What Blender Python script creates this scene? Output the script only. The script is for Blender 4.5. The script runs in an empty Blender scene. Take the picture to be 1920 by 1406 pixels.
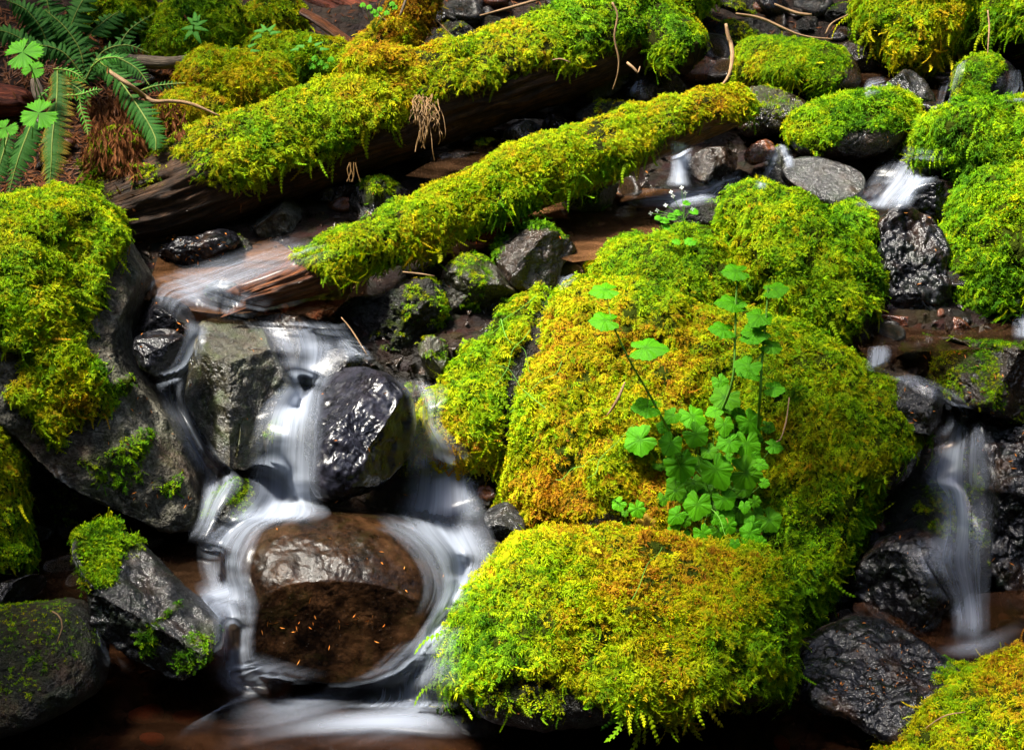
import bpy, math, random
import numpy as np
from mathutils import Vector, Matrix, Euler
from mathutils.bvhtree import BVHTree

random.seed(7)
RNG = np.random.default_rng(7)
scene = bpy.context.scene
COL = scene.collection

# ------------------------------------------------------------------ camera, sky, sun, exposure
CAM = np.array([0.0, -3.60, 2.30])
AIM = np.array([0.0, 0.0, 0.35])
LENS = 61.0
cd = bpy.data.cameras.new("camera"); cam = bpy.data.objects.new("camera", cd); COL.objects.link(cam)
cd.lens = LENS; cd.sensor_width = 36.0; cd.clip_start = 0.05; cd.clip_end = 400
cam.location = CAM
cam.rotation_euler = (Vector(AIM) - Vector(CAM)).to_track_quat('-Z', 'Y').to_euler()
scene.camera = cam

SUN_EL, SUN_AZ = 65.0, 288.0      # azimuth: compass-like, clockwise from +Y
world = bpy.data.worlds.new("World"); scene.world = world; world.use_nodes = True
wn = world.node_tree.nodes; wl = world.node_tree.links
sky = wn.new("ShaderNodeTexSky"); sky.sky_type = 'NISHITA'; sky.sun_disc = False
sky.sun_elevation = math.radians(SUN_EL); sky.sun_rotation = math.radians(SUN_AZ)
sky.air_density = 1.0; sky.dust_density = 2.5; sky.ozone_density = 0.6
wl.new(sky.outputs[0], wn["Background"].inputs[0]); wn["Background"].inputs[1].default_value = 0.07

sd = bpy.data.lights.new("sun", 'SUN'); sun = bpy.data.objects.new("sun", sd); COL.objects.link(sun)
sd.energy = 1.5; sd.angle = math.radians(10); sd.color = (1.0, 0.95, 0.84)
_a, _e = math.radians(SUN_AZ), math.radians(SUN_EL)
SUNDIR = Vector((math.sin(_a) * math.cos(_e), math.cos(_a) * math.cos(_e), math.sin(_e)))
sun.rotation_euler = (-SUNDIR).to_track_quat('-Z', 'Y').to_euler()
sun.location = (-1, -1, 5)

scene.view_settings.view_transform = 'Standard'; scene.view_settings.look = 'None'
scene.view_settings.gamma = 1.0; scene.view_settings.exposure = 3.6
scene.view_settings.use_curve_mapping = False
scene.render.engine = 'CYCLES'
scene.cycles.max_bounces = 6; scene.cycles.diffuse_bounces = 3; scene.cycles.glossy_bounces = 3
scene.cycles.transmission_bounces = 4; scene.cycles.transparent_max_bounces = 12
scene.cycles.caustics_reflective = False; scene.cycles.caustics_refractive = False
scene.cycles.sample_clamp_indirect = 4.0

# ------------------------------------------------------------------ maths helpers
_F = (AIM - CAM) / np.linalg.norm(AIM - CAM)
_R = np.cross(_F, [0, 0, 1]); _R /= np.linalg.norm(_R)
_U = np.cross(_R, _F)
FPX = 1920 * LENS / 36.0

def ray(u, v):
    u = np.asarray(u, float); v = np.asarray(v, float)
    return _F + _R * ((u - 960) / FPX)[..., None] + _U * ((703 - v) / FPX)[..., None]
def P3(u, v, d):
    return CAM + ray(u, v) * np.asarray(d, float)[..., None]
def px(P):
    Q = P - CAM; d = Q @ _F
    return 960 + (Q @ _R) / d * FPX, 703 - (Q @ _U) / d * FPX, d

def _hash(ix, iy, iz, s):
    h = (ix * 374761393 + iy * 668265263 + iz * 2147483647 + s * 1274126177) & 0xFFFFFFFF
    h = ((h ^ (h >> 13)) * 1274126177) & 0xFFFFFFFF
    h = ((h ^ (h >> 16)) * 2246822519) & 0xFFFFFFFF
    return ((h ^ (h >> 15)) & 0xFFFFFF) / float(0xFFFFFF) * 2 - 1
def vnoise(P, s=0):
    P = np.asarray(P, float); I = np.floor(P).astype(np.int64); f = P - I; f = f * f * (3 - 2 * f)
    x, y, z = I[..., 0], I[..., 1], I[..., 2]; r = 0
    for dx in (0, 1):
        for dy in (0, 1):
            for dz in (0, 1):
                w = (f[..., 0] if dx else 1 - f[..., 0]) * (f[..., 1] if dy else 1 - f[..., 1]) * (f[..., 2] if dz else 1 - f[..., 2])
                r = r + w * _hash(x + dx, y + dy, z + dz, s)
    return r
def fbm(P, sc=1.0, o=4, s=0, g=0.5):
    P = np.asarray(P, float) * sc; a, r, t = 1.0, 0, 0
    for k in range(o):
        r = r + a * vnoise(P + 17.3 * k, s + k * 31); t += a; a *= g; P = P * 2.03
    return r / t
def smooth01(x, a, b):
    t = np.clip((x - a) / (b - a), 0, 1); return t * t * (3 - 2 * t)
def inpoly(u, v, poly):
    r = np.zeros(np.shape(u), bool); n = len(poly)
    for i in range(n):
        x1, y1 = poly[i]; x2, y2 = poly[(i + 1) % n]
        if y1 == y2: continue
        c = ((y1 > v) != (y2 > v)) & (u < (x2 - x1) * (v - y1) / (y2 - y1) + x1)
        r ^= c
    return r
def edge_dist(u, v, poly):
    best = np.full(np.shape(u), 1e9); n = len(poly)
    for i in range(n):
        x1, y1 = poly[i]; x2, y2 = poly[(i + 1) % n]
        dx, dy = x2 - x1, y2 - y1; L = dx * dx + dy * dy + 1e-9
        t = np.clip(((u - x1) * dx + (v - y1) * dy) / L, 0, 1)
        best = np.minimum(best, np.hypot(u - x1 - t * dx, v - y1 - t * dy))
    return np.where(inpoly(u, v, poly), best, -best)
def nrm(a):
    return a / np.maximum(np.linalg.norm(a, axis=-1, keepdims=True), 1e-9)
def catmull(pts, n):
    p = np.array(pts, float); p = np.vstack([2 * p[0] - p[1], p, 2 * p[-1] - p[-2]])
    m = len(p) - 3; t = np.linspace(0, m - 1e-6, n); i = t.astype(int); f = (t - i)[:, None]
    a, b, c, d = p[i], p[i + 1], p[i + 2], p[i + 3]
    return 0.5 * (2 * b + (c - a) * f + (2 * a - 5 * b + 4 * c - d) * f ** 2 + (3 * b - a - 3 * c + d) * f ** 3)

# ------------------------------------------------------------------ object helpers
def prop(o, label=None, cat=None, group=None, kind=None):
    if label: o['label'] = label
    if cat: o['category'] = cat
    if group: o['group'] = group
    if kind: o['kind'] = kind
    return o
def obj(name, data, parent=None, mat=None):
    o = bpy.data.objects.new(name, data); COL.objects.link(o)
    if parent is not None: o.parent = parent; o.matrix_parent_inverse = parent.matrix_world.inverted()
    if mat is not None:
        data.materials.clear(); data.materials.append(mat)
    return o
def empty(name, loc, label, cat, group=None):
    o = bpy.data.objects.new(name, None); o.empty_display_size = 0.05; o.location = Vector(loc); COL.objects.link(o)
    o.matrix_world = Matrix.Translation(Vector(loc))
    return prop(o, label, cat, group)
def mesh(name, V, Fc, smooth=True, origin=None, attrs=None, uv=None):
    V = np.asarray(V, float)
    if origin is not None: V = V - np.asarray(origin)
    me = bpy.data.meshes.new(name)
    me.from_pydata(V.tolist(), [], [list(map(int, f)) for f in Fc] if not isinstance(Fc, np.ndarray) else Fc.tolist())
    if smooth: me.polygons.foreach_set('use_smooth', [True] * len(me.polygons))
    for k, a in (attrs or {}).items():
        a = np.asarray(a, float)
        if a.ndim == 1:
            me.attributes.new(k, 'FLOAT', 'POINT').data.foreach_set('value', a)
        else:
            at = me.attributes.new(k, 'FLOAT_COLOR', 'POINT')
            at.data.foreach_set('color', np.c_[a, np.ones(len(a))].ravel())
    if uv is not None:
        l = me.uv_layers.new(name='UVMap'); li = np.zeros(len(me.loops), int); me.loops.foreach_get('vertex_index', li)
        l.data.foreach_set('uv', np.asarray(uv, float)[li].ravel())
    me.update(); return me
def vnormals(V, Q):
    n = np.zeros_like(V); a, b, c, d = V[Q[:, 0]], V[Q[:, 1]], V[Q[:, 2]], V[Q[:, 3]]
    fn = np.cross(c - a, d - b)
    for k in range(4): np.add.at(n, Q[:, k], fn)
    return nrm(n)

SOLID_V, SOLID_F, _off = [], [], [0]
def add_solid(V, Q):
    SOLID_V.append(np.asarray(V)); SOLID_F.append(np.asarray(Q) + _off[0]); _off[0] += len(V)
def make_bvh():
    V = np.vstack(SOLID_V); F_ = np.vstack(SOLID_F)
    return BVHTree.FromPolygons(V.tolist(), F_.tolist())
def hit(bvh, u, v):
    r = ray(u, v); rn = Vector(r).normalized()
    h = bvh.ray_cast(Vector(CAM), rn, 60)
    if h[0] is None: return None
    return h
def hit_depth(bvh, u, v, default=4.5):
    h = hit(bvh, u, v)
    return float((np.array(h[0]) - CAM) @ _F) if h else default

# ------------------------------------------------------------------ materials
def newmat(name):
    m = bpy.data.materials.new(name); m.use_nodes = True
    nt = m.node_tree; nt.nodes.clear()
    out = nt.nodes.new('ShaderNodeOutputMaterial')
    return m, nt, out
def N(nt, t, **kw):
    n = nt.nodes.new(t)
    for k, v in kw.items():
        if k in n.inputs.keys(): n.inputs[k].default_value = v
        else: setattr(n, k, v)
    return n
def ramp(nt, fac, stops):
    r = nt.nodes.new('ShaderNodeValToRGB'); e = r.color_ramp.elements
    while len(e) < len(stops): e.new(0.5)
    for i, (p, c) in enumerate(stops):
        e[i].position = p; e[i].color = (*c, 1) if len(c) == 3 else c
    nt.links.new(fac, r.inputs[0]); return r
def noise(nt, vec, scale, detail=4, rough=0.55, dist=0.0):
    n = nt.nodes.new('ShaderNodeTexNoise'); n.inputs['Scale'].default_value = scale
    n.inputs['Detail'].default_value = detail; n.inputs['Roughness'].default_value = rough
    n.inputs['Distortion'].default_value = dist
    if vec is not None: nt.links.new(vec, n.inputs['Vector'])
    return n
def mixc(nt, fac, a, b, blend='MIX'):
    m = nt.nodes.new('ShaderNodeMix'); m.data_type = 'RGBA'; m.blend_type = blend
    for s, val in ((0, fac), (6, a), (7, b)):
        if hasattr(val, 'is_linked') or isinstance(val, bpy.types.NodeSocket): nt.links.new(val, m.inputs[s])
        elif s == 0: m.inputs[0].default_value = val
        else: m.inputs[s].default_value = (*val, 1)
    return m.outputs[2]
def mathn(nt, op, a, b=None):
    m = nt.nodes.new('ShaderNodeMath'); m.operation = op
    for i, val in enumerate((a, b)):
        if val is None: continue
        if isinstance(val, bpy.types.NodeSocket): nt.links.new(val, m.inputs[i])
        else: m.inputs[i].default_value = val
    return m.outputs[0]

def rock_mat(name, c1, c2, c3, rough=(0.18, 0.5), bump=0.6, fine=120, speck=0.25, algae=(0.03, 0.06, 0.012), alg=0.3, spec=0.6, dry=0.0, coat=0.45, ripple=0.0, tan=0.6):
    m, nt, out = newmat(name); L = nt.links.new
    tc = N(nt, 'ShaderNodeTexCoord').outputs['Object']
    n1 = noise(nt, tc, 7, 8, 0.65, 0.6); n2 = noise(nt, tc, 26, 8, 0.7, 0.3); n3 = noise(nt, tc, fine, 5, 0.7)
    vor = N(nt, 'ShaderNodeTexVoronoi'); vor.inputs['Scale'].default_value = fine * 1.7; L(tc, vor.inputs['Vector'])
    base = ramp(nt, n1.outputs[0], [(0.3, c1), (0.52, c2), (0.72, c3)]).outputs[0]
    g = ramp(nt, n2.outputs[0], [(0.35, (0.28, 0.28, 0.28)), (0.65, (1.5, 1.5, 1.5))]).outputs[0]
    base = mixc(nt, 1.0, base, g, 'MULTIPLY')
    g2 = ramp(nt, n3.outputs[0], [(0.38, (0.35, 0.35, 0.35)), (0.62, (1.6, 1.6, 1.6))]).outputs[0]
    base = mixc(nt, 1.0, base, g2, 'MULTIPLY')
    n5 = noise(nt, tc, 4.5, 6, 0.6, 0.8)
    base = mixc(nt, mathn(nt, 'MULTIPLY', ramp(nt, n5.outputs[0], [(0.48, (0, 0, 0)), (0.62, (1, 1, 1))]).outputs[0], tan), base, mixc(nt, 1.0, g, (0.040, 0.018, 0.007), 'MULTIPLY'))
    # pale mineral specks
    sp = ramp(nt, vor.outputs['Distance'], [(0.05, (1, 1, 1)), (0.22, (0, 0, 0))]).outputs[0]
    spn = ramp(nt, n3.outputs[0], [(0.56, (0, 0, 0)), (0.68, (1, 1, 1))]).outputs[0]
    spf = mathn(nt, 'MULTIPLY', mathn(nt, 'MULTIPLY', sp, spn), speck)
    base = mixc(nt, spf, base, (0.32, 0.30, 0.27))
    n4 = noise(nt, tc, 11, 10, 0.75, 1.0)
    af = mathn(nt, 'MULTIPLY', ramp(nt, n4.outputs[0], [(0.5, (0, 0, 0)), (0.66, (1, 1, 1))]).outputs[0], alg)
    base = mixc(nt, af, base, algae)
    # soil-green film beneath growing moss
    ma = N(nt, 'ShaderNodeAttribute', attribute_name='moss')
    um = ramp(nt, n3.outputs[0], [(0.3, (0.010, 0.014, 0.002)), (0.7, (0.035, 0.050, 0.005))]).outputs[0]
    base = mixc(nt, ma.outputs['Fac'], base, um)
    p = N(nt, 'ShaderNodeBsdfPrincipled'); L(base, p.inputs['Base Color'])
    rr = ramp(nt, n2.outputs[0], [(0.35, (rough[0],) * 3), (0.65, (rough[1],) * 3)]).outputs[0]
    rr2 = mixc(nt, ma.outputs['Fac'], rr, (0.9, 0.9, 0.9))
    L(rr2, p.inputs['Roughness']); L(mathn(nt, 'MULTIPLY', mathn(nt, 'SUBTRACT', 1.0, ma.outputs['Fac']), spec * .6), p.inputs['Specular IOR Level'])
    L(mathn(nt, 'MULTIPLY', mathn(nt, 'SUBTRACT', 1.0, ma.outputs['Fac']), max(0.0, coat - dry)), p.inputs['Coat Weight']); p.inputs['Coat Roughness'].default_value = 0.09; p.inputs['Coat IOR'].default_value = 1.5
    h = mathn(nt, 'ADD', mathn(nt, 'MULTIPLY', n2.outputs[0], 1.0), mathn(nt, 'MULTIPLY', n3.outputs[0], 0.5))
    h = mathn(nt, 'ADD', h, mathn(nt, 'MULTIPLY', n1.outputs[0], 1.2))
    h = mathn(nt, 'ADD', h, mathn(nt, 'MULTIPLY', ramp(nt, vor.outputs['Distance'], [(0.0, (1, 1, 1)), (0.6, (0, 0, 0))]).outputs[0], 0.22 * (1 - ripple)))
    if ripple:
        w = N(nt, 'ShaderNodeTexNoise'); mp = N(nt, 'ShaderNodeMapping'); mp.inputs['Scale'].default_value = (38, 38, 70); mp.inputs['Rotation'].default_value = (.5, .6, .3)
        L(tc, mp.inputs[0]); L(mp.outputs[0], w.inputs['Vector']); w.inputs['Scale'].default_value = 1; w.inputs['Detail'].default_value = 2; w.inputs['Distortion'].default_value = 1.2
        h = mathn(nt, 'ADD', mathn(nt, 'MULTIPLY', h, 1 - ripple), mathn(nt, 'MULTIPLY', w.outputs[0], ripple * 1.4))
    b = N(nt, 'ShaderNodeBump'); b.inputs['Strength'].default_value = bump; b.inputs['Distance'].default_value = 0.02
    L(h, b.inputs['Height']); L(b.outputs[0], p.inputs['Normal'])
    L(b.outputs[0], p.inputs['Coat Normal'])
    L(p.outputs[0], out.inputs[0]); return m

MR = {
    'black': rock_mat('wet_black_basalt', (0.003, 0.003, 0.004), (0.006, 0.006, 0.008), (0.016, 0.016, 0.018), (0.16, 0.34), 0.3, 110, 0.12, alg=0.1, spec=.3, coat=.22),
    'grey': rock_mat('wet_grey_stone', (0.007, 0.007, 0.008), (0.018, 0.018, 0.018), (0.05, 0.048, 0.045), (0.12, 0.3), 0.45, 150, 0.5, alg=0.22, spec=.45, coat=.3),
    'brown': rock_mat('wet_brown_stone', (0.006, 0.003, 0.0015), (0.016, 0.008, 0.0035), (0.05, 0.022, 0.009), (0.14, 0.38), 0.55, 150, 0.35, algae=(0.04, 0.045, 0.01), alg=0.25),
    'olive': rock_mat('olive_algae_stone', (0.008, 0.007, 0.003), (0.022, 0.019, 0.008), (0.06, 0.05, 0.02), (0.22, 0.5), 0.6, 130, 0.35, algae=(0.045, 0.075, 0.012), alg=0.55),
    'dry': rock_mat('pale_dry_boulder', (0.028, 0.027, 0.02), (0.085, 0.08, 0.062), (0.18, 0.17, 0.135), (0.5, 0.8), 0.7, 90, 0.2, algae=(0.06, 0.07, 0.02), alg=0.5, spec=0.3, dry=0.5),
    'dark': rock_mat('dark_stone', (0.003, 0.003, 0.0025), (0.008, 0.007, 0.005), (0.02, 0.016, 0.010), (0.3, 0.6), 0.7, 130, 0.4, alg=0.3, spec=.35, coat=.2),  # near-black brown tone used for many of the stones
    'slate': rock_mat('glossy_black_slate', (0.005, 0.005, 0.008), (0.009, 0.009, 0.014), (0.018, 0.018, 0.026), (0.24, 0.36), 0.11, 90, 0.03, alg=0.02, coat=.10, ripple=.4, spec=.35, tan=.1),
    'dome': rock_mat('wet_chocolate_stone', (0.004, 0.002, 0.001), (0.010, 0.0045, 0.002), (0.030, 0.013, 0.005), (0.25, 0.42), 0.13, 150, 0.6, algae=(0.02, 0.02, 0.004), alg=0.25, coat=.05, ripple=0.0, spec=.14),
    'red': rock_mat('wet_rust_red_stone', (0.04, 0.012, 0.006), (0.12, 0.035, 0.014), (0.22, 0.075, 0.03), (0.12, 0.35), 0.4, 150, 0.2, alg=0.05),
}

def moss_mat():
    m, nt, out = newmat('moss_fronds'); L = nt.links.new
    a = N(nt, 'ShaderNodeAttribute', attribute_name='mc', attribute_type='INSTANCER')
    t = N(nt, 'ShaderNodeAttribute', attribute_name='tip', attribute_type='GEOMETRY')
    c = mixc(nt, t.outputs['Fac'], mixc(nt, 1.0, a.outputs['Color'], (0.13, 0.14, 0.12), 'MULTIPLY'), a.outputs['Color'])  # sprig bases darkened: shade of the gaps put into the colour
    d = N(nt, 'ShaderNodeBsdfPrincipled'); L(c, d.inputs['Base Color']); d.inputs['Roughness'].default_value = 0.7
    d.inputs['Specular IOR Level'].default_value = 0.08
    tr = N(nt, 'ShaderNodeBsdfTranslucent'); L(c, tr.inputs[0])
    mx = N(nt, 'ShaderNodeMixShader'); mx.inputs[0].default_value = 0.35
    L(d.outputs[0], mx.inputs[1]); L(tr.outputs[0], mx.inputs[2]); L(mx.outputs[0], out.inputs[0]); return m
M_MOSS = moss_mat()

def leaf_mat(name, c_lo, c_hi, vein=(0.16, 0.42, 0.06), rough=0.42, trans=0.35, blot=None, blotf=0.0):
    m, nt, out = newmat(name); L = nt.links.new
    tc = N(nt, 'ShaderNodeTexCoord').outputs['Object']
    info = N(nt, 'ShaderNodeObjectInfo')
    n = noise(nt, tc, 60, 4)
    c = ramp(nt, n.outputs[0], [(0.35, c_lo), (0.65, c_hi)]).outputs[0]
    c = mixc(nt, mathn(nt, 'MULTIPLY', info.outputs['Random'], 0.5), c, c_lo)
    va = N(nt, 'ShaderNodeAttribute', attribute_name='vein')
    c = mixc(nt, mathn(nt, 'MULTIPLY', va.outputs['Fac'], 0.8), c, vein)
    if blot:
        n2 = noise(nt, tc, 18, 5, 0.7); ba = N(nt, 'ShaderNodeAttribute', attribute_name='blot')
        f = mathn(nt, 'ADD', n2.outputs[0], mathn(nt, 'MULTIPLY', ba.outputs['Fac'], 0.35))
        c = mixc(nt, ramp(nt, f, [(0.62 - blotf, (0, 0, 0)), (0.7 - blotf, (1, 1, 1))]).outputs[0], c, blot)
    p = N(nt, 'ShaderNodeBsdfPrincipled'); L(c, p.inputs['Base Color']); p.inputs['Roughness'].default_value = rough
    p.inputs['Specular IOR Level'].default_value = 0.1
    b = N(nt, 'ShaderNodeBump'); b.inputs['Strength'].default_value = 0.35; b.inputs['Distance'].default_value = 0.003
    L(mathn(nt, 'SUBTRACT', n.outputs[0], va.outputs['Fac']), b.inputs['Height']); L(b.outputs[0], p.inputs['Normal'])
    tr = N(nt, 'ShaderNodeBsdfTranslucent'); L(c, tr.inputs[0])
    mx = N(nt, 'ShaderNodeMixShader'); mx.inputs[0].default_value = trans
    L(p.outputs[0], mx.inputs[1]); L(tr.outputs[0], mx.inputs[2]); L(mx.outputs[0], out.inputs[0]); return m
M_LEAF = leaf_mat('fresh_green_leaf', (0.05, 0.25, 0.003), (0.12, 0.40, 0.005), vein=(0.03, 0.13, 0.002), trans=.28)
M_LEAFD = leaf_mat('shade_tinted_leaf', (0.055, 0.21, 0.003), (0.10, 0.32, 0.004), vein=(0.012, 0.06, 0.008))  # darker copy of the leaf green, shade put into the colour
M_LEAFY = leaf_mat('yellowing_leaf', (0.35, 0.20, 0.02), (0.45, 0.36, 0.04), vein=(0.25, 0.10, 0.02))
M_FERN = leaf_mat('sword_fern_green', (0.008, 0.055, 0.006), (0.02, 0.11, 0.010), rough=0.6, trans=0.15, vein=(0.05, 0.13, 0.02))
M_FERNY = leaf_mat('sword_fern_browning', (0.02, 0.08, 0.012), (0.05, 0.15, 0.02), rough=0.45, trans=0.2, blot=(0.36, 0.17, 0.025), blotf=-0.06, vein=(0.05, 0.13, 0.02))
M_FERNL = leaf_mat('young_fern_green', (0.04, 0.22, 0.02), (0.08, 0.34, 0.03), rough=0.45)
M_DEAD = leaf_mat('dead_fern_litter', (0.07, 0.022, 0.007), (0.26, 0.10, 0.035), vein=(0.3, 0.15, 0.06), trans=0.15)
M_STEM = leaf_mat('green_stem', (0.10, 0.26, 0.03), (0.16, 0.36, 0.05), trans=0.1)
M_RACH = leaf_mat('pale_rachis', (0.13, 0.17, 0.03), (0.20, 0.24, 0.05), trans=0.05)
M_PETAL = leaf_mat('white_petal', (0.75, 0.78, 0.74), (0.82, 0.84, 0.80), vein=(0.7, 0.75, 0.7), trans=0.3)

def wood_mat(name, c1, c2, c3, rough=0.55, bump=0.9, stretch=(1, 1, 1), spec=0.35):
    m, nt, out = newmat(name); L = nt.links.new
    uv = N(nt, 'ShaderNodeUVMap').outputs[0]
    mp = N(nt, 'ShaderNodeMapping'); mp.inputs['Scale'].default_value = (5.0, 60, 1); L(uv, mp.inputs[0])
    n1 = noise(nt, mp.outputs[0], 1.5, 10, 0.72, 0.9)
    mp2 = N(nt, 'ShaderNodeMapping'); mp2.inputs['Scale'].default_value = (9, 9, 1); L(uv, mp2.inputs[0])
    n2 = noise(nt, mp2.outputs[0], 3.0, 8, .7, .5)
    c = ramp(nt, n1.outputs[0], [(0.32, c1), (0.5, c2), (0.68, c3)]).outputs[0]
    c = mixc(nt, 1.0, c, ramp(nt, n2.outputs[0], [(0.35, (0.3, 0.3, 0.3)), (0.65, (1.4, 1.4, 1.4))]).outputs[0], 'MULTIPLY')
    ma = N(nt, 'ShaderNodeAttribute', attribute_name='moss')
    c = mixc(nt, ma.outputs['Fac'], c, (0.02, 0.022, 0.006))
    p = N(nt, 'ShaderNodeBsdfPrincipled'); L(c, p.inputs['Base Color']); p.inputs['Roughness'].default_value = rough
    L(mathn(nt, 'MULTIPLY', mathn(nt, 'SUBTRACT', 1.0, ma.outputs['Fac']), spec), p.inputs['Specular IOR Level'])
    b = N(nt, 'ShaderNodeBump'); b.inputs['Strength'].default_value = bump; b.inputs['Distance'].default_value = 0.012
    L(mathn(nt, 'ADD', n1.outputs[0], mathn(nt, 'MULTIPLY', n2.outputs[0], 0.4)), b.inputs['Height']); L(b.outputs[0], p.inputs['Normal'])
    L(p.outputs[0], out.inputs[0]); return m
M_BARK = wood_mat('dark_rotting_wood', (0.008, 0.004, 0.002), (0.04, 0.019, 0.008), (0.15, 0.072, 0.03), spec=.2)
M_WETWOOD = wood_mat('wet_red_brown_wood', (0.03, 0.008, 0.003), (0.14, 0.042, 0.012), (0.30, 0.11, 0.035), 0.45, 0.9, spec=0.3)
M_REDWOOD = wood_mat('decayed_red_wood', (0.03, 0.006, 0.003), (0.16, 0.03, 0.010), (0.42, 0.11, 0.04), 0.7)
M_PALEWOOD = wood_mat('bleached_driftwood', (0.10, 0.07, 0.045), (0.27, 0.20, 0.13), (0.48, 0.38, 0.27), 0.7)
M_TWIG = wood_mat('tan_twig', (0.12, 0.06, 0.025), (0.28, 0.16, 0.07), (0.46, 0.30, 0.15), 0.6, 0.4)
M_ROOT = wood_mat('hanging_rootlets', (0.08, 0.035, 0.010), (0.22, 0.12, 0.035), (0.36, 0.22, 0.08), 0.6, 0.4)

def ground_mat():
    m, nt, out = newmat('wet_stream_bed'); L = nt.links.new
    tc = N(nt, 'ShaderNodeTexCoord').outputs['Object']
    n1 = noise(nt, tc, 5, 8, 0.6); n2 = noise(nt, tc, 60, 6, 0.7)
    v = N(nt, 'ShaderNodeTexVoronoi'); v.inputs['Scale'].default_value = 34; L(tc, v.inputs['Vector'])
    c = ramp(nt, n1.outputs[0], [(0.3, (0.005, 0.003, 0.002)), (0.5, (0.014, 0.008, 0.004)), (0.7, (0.040, 0.020, 0.009))]).outputs[0]
    c = mixc(nt, 0.6, c, mixc(nt, 1.0, c, v.outputs['Color'], 'MULTIPLY'))
    lit = N(nt, 'ShaderNodeAttribute', attribute_name='litter')
    lc = ramp(nt, n2.outputs[0], [(0.3, (0.006, 0.003, 0.002)), (0.5, (0.018, 0.008, 0.004)), (0.7, (0.06, 0.025, 0.010))]).outputs[0]
    c = mixc(nt, lit.outputs['Fac'], c, lc)
    p = N(nt, 'ShaderNodeBsdfPrincipled'); L(c, p.inputs['Base Color']); p.inputs['Specular IOR Level'].default_value = .25
    L(mixc(nt, lit.outputs['Fac'], (0.35, 0.35, 0.35), (0.9, 0.9, 0.9)), p.inputs['Roughness'])
    b = N(nt, 'ShaderNodeBump'); b.inputs['Strength'].default_value = 0.9; b.inputs['Distance'].default_value = 0.02
    L(mathn(nt, 'ADD', mathn(nt, 'MULTIPLY', v.outputs['Distance'], -1.0), n2.outputs[0]), b.inputs['Height']); L(b.outputs[0], p.inputs['Normal'])
    L(p.outputs[0], out.inputs[0]); return m

def pool_mat(name, tint, rough=0.06, silt=(0.035, 0.018, 0.009), sf=.3):
    m, nt, out = newmat(name); L = nt.links.new
    tc = N(nt, 'ShaderNodeTexCoord').outputs['Object']
    mp = N(nt, 'ShaderNodeMapping'); mp.inputs['Scale'].default_value = (1.0, 3.2, 1); mp.inputs['Rotation'].default_value = (0, 0, 0.25); L(tc, mp.inputs[0])
    n = noise(nt, mp.outputs[0], 5, 3, 0.45, 0.6)
    b = N(nt, 'ShaderNodeBump'); b.inputs['Strength'].default_value = 0.05; b.inputs['Distance'].default_value = 0.03; L(n.outputs[0], b.inputs['Height'])
    gl = N(nt, 'ShaderNodeBsdfGlossy'); gl.inputs['Roughness'].default_value = rough; gl.inputs['Color'].default_value = (0.8, 0.85, 0.95, 1); L(b.outputs[0], gl.inputs['Normal'])
    trn = N(nt, 'ShaderNodeBsdfTransparent'); trn.inputs[0].default_value = (*tint, 1)
    df = N(nt, 'ShaderNodeBsdfDiffuse'); df.inputs[0].default_value = (*silt, 1)
    n3_ = noise(nt, mp.outputs[0], 3.5, 4, 0.6, 1.5); L(ramp(nt, n3_.outputs[0], [(.35, tuple(.3 * q for q in silt)), (.5, silt), (.68, tuple(min(1, 2.4 * q) for q in silt))]).outputs[0], df.inputs[0])
    m0 = N(nt, 'ShaderNodeMixShader'); m0.inputs[0].default_value = sf; L(trn.outputs[0], m0.inputs[1]); L(df.outputs[0], m0.inputs[2])
    fr = N(nt, 'ShaderNodeFresnel'); fr.inputs[0].default_value = 1.33; L(b.outputs[0], fr.inputs['Normal'])
    m1 = N(nt, 'ShaderNodeMixShader'); L(fr.outputs[0], m1.inputs[0]); L(m0.outputs[0], m1.inputs[1]); L(gl.outputs[0], m1.inputs[2])
    L(m1.outputs[0], out.inputs[0]); return m
M_POOL = pool_mat('tea_brown_water', (0.55, 0.36, 0.22))
M_POOLU = pool_mat('silty_brown_water', (0.6, 0.38, 0.22), .08, (0.085, 0.040, 0.017), .55)
M_POOLD = pool_mat('dark_pool_water', (0.42, 0.28, 0.18), .16, (0.025, 0.010, 0.004), .4)

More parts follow.
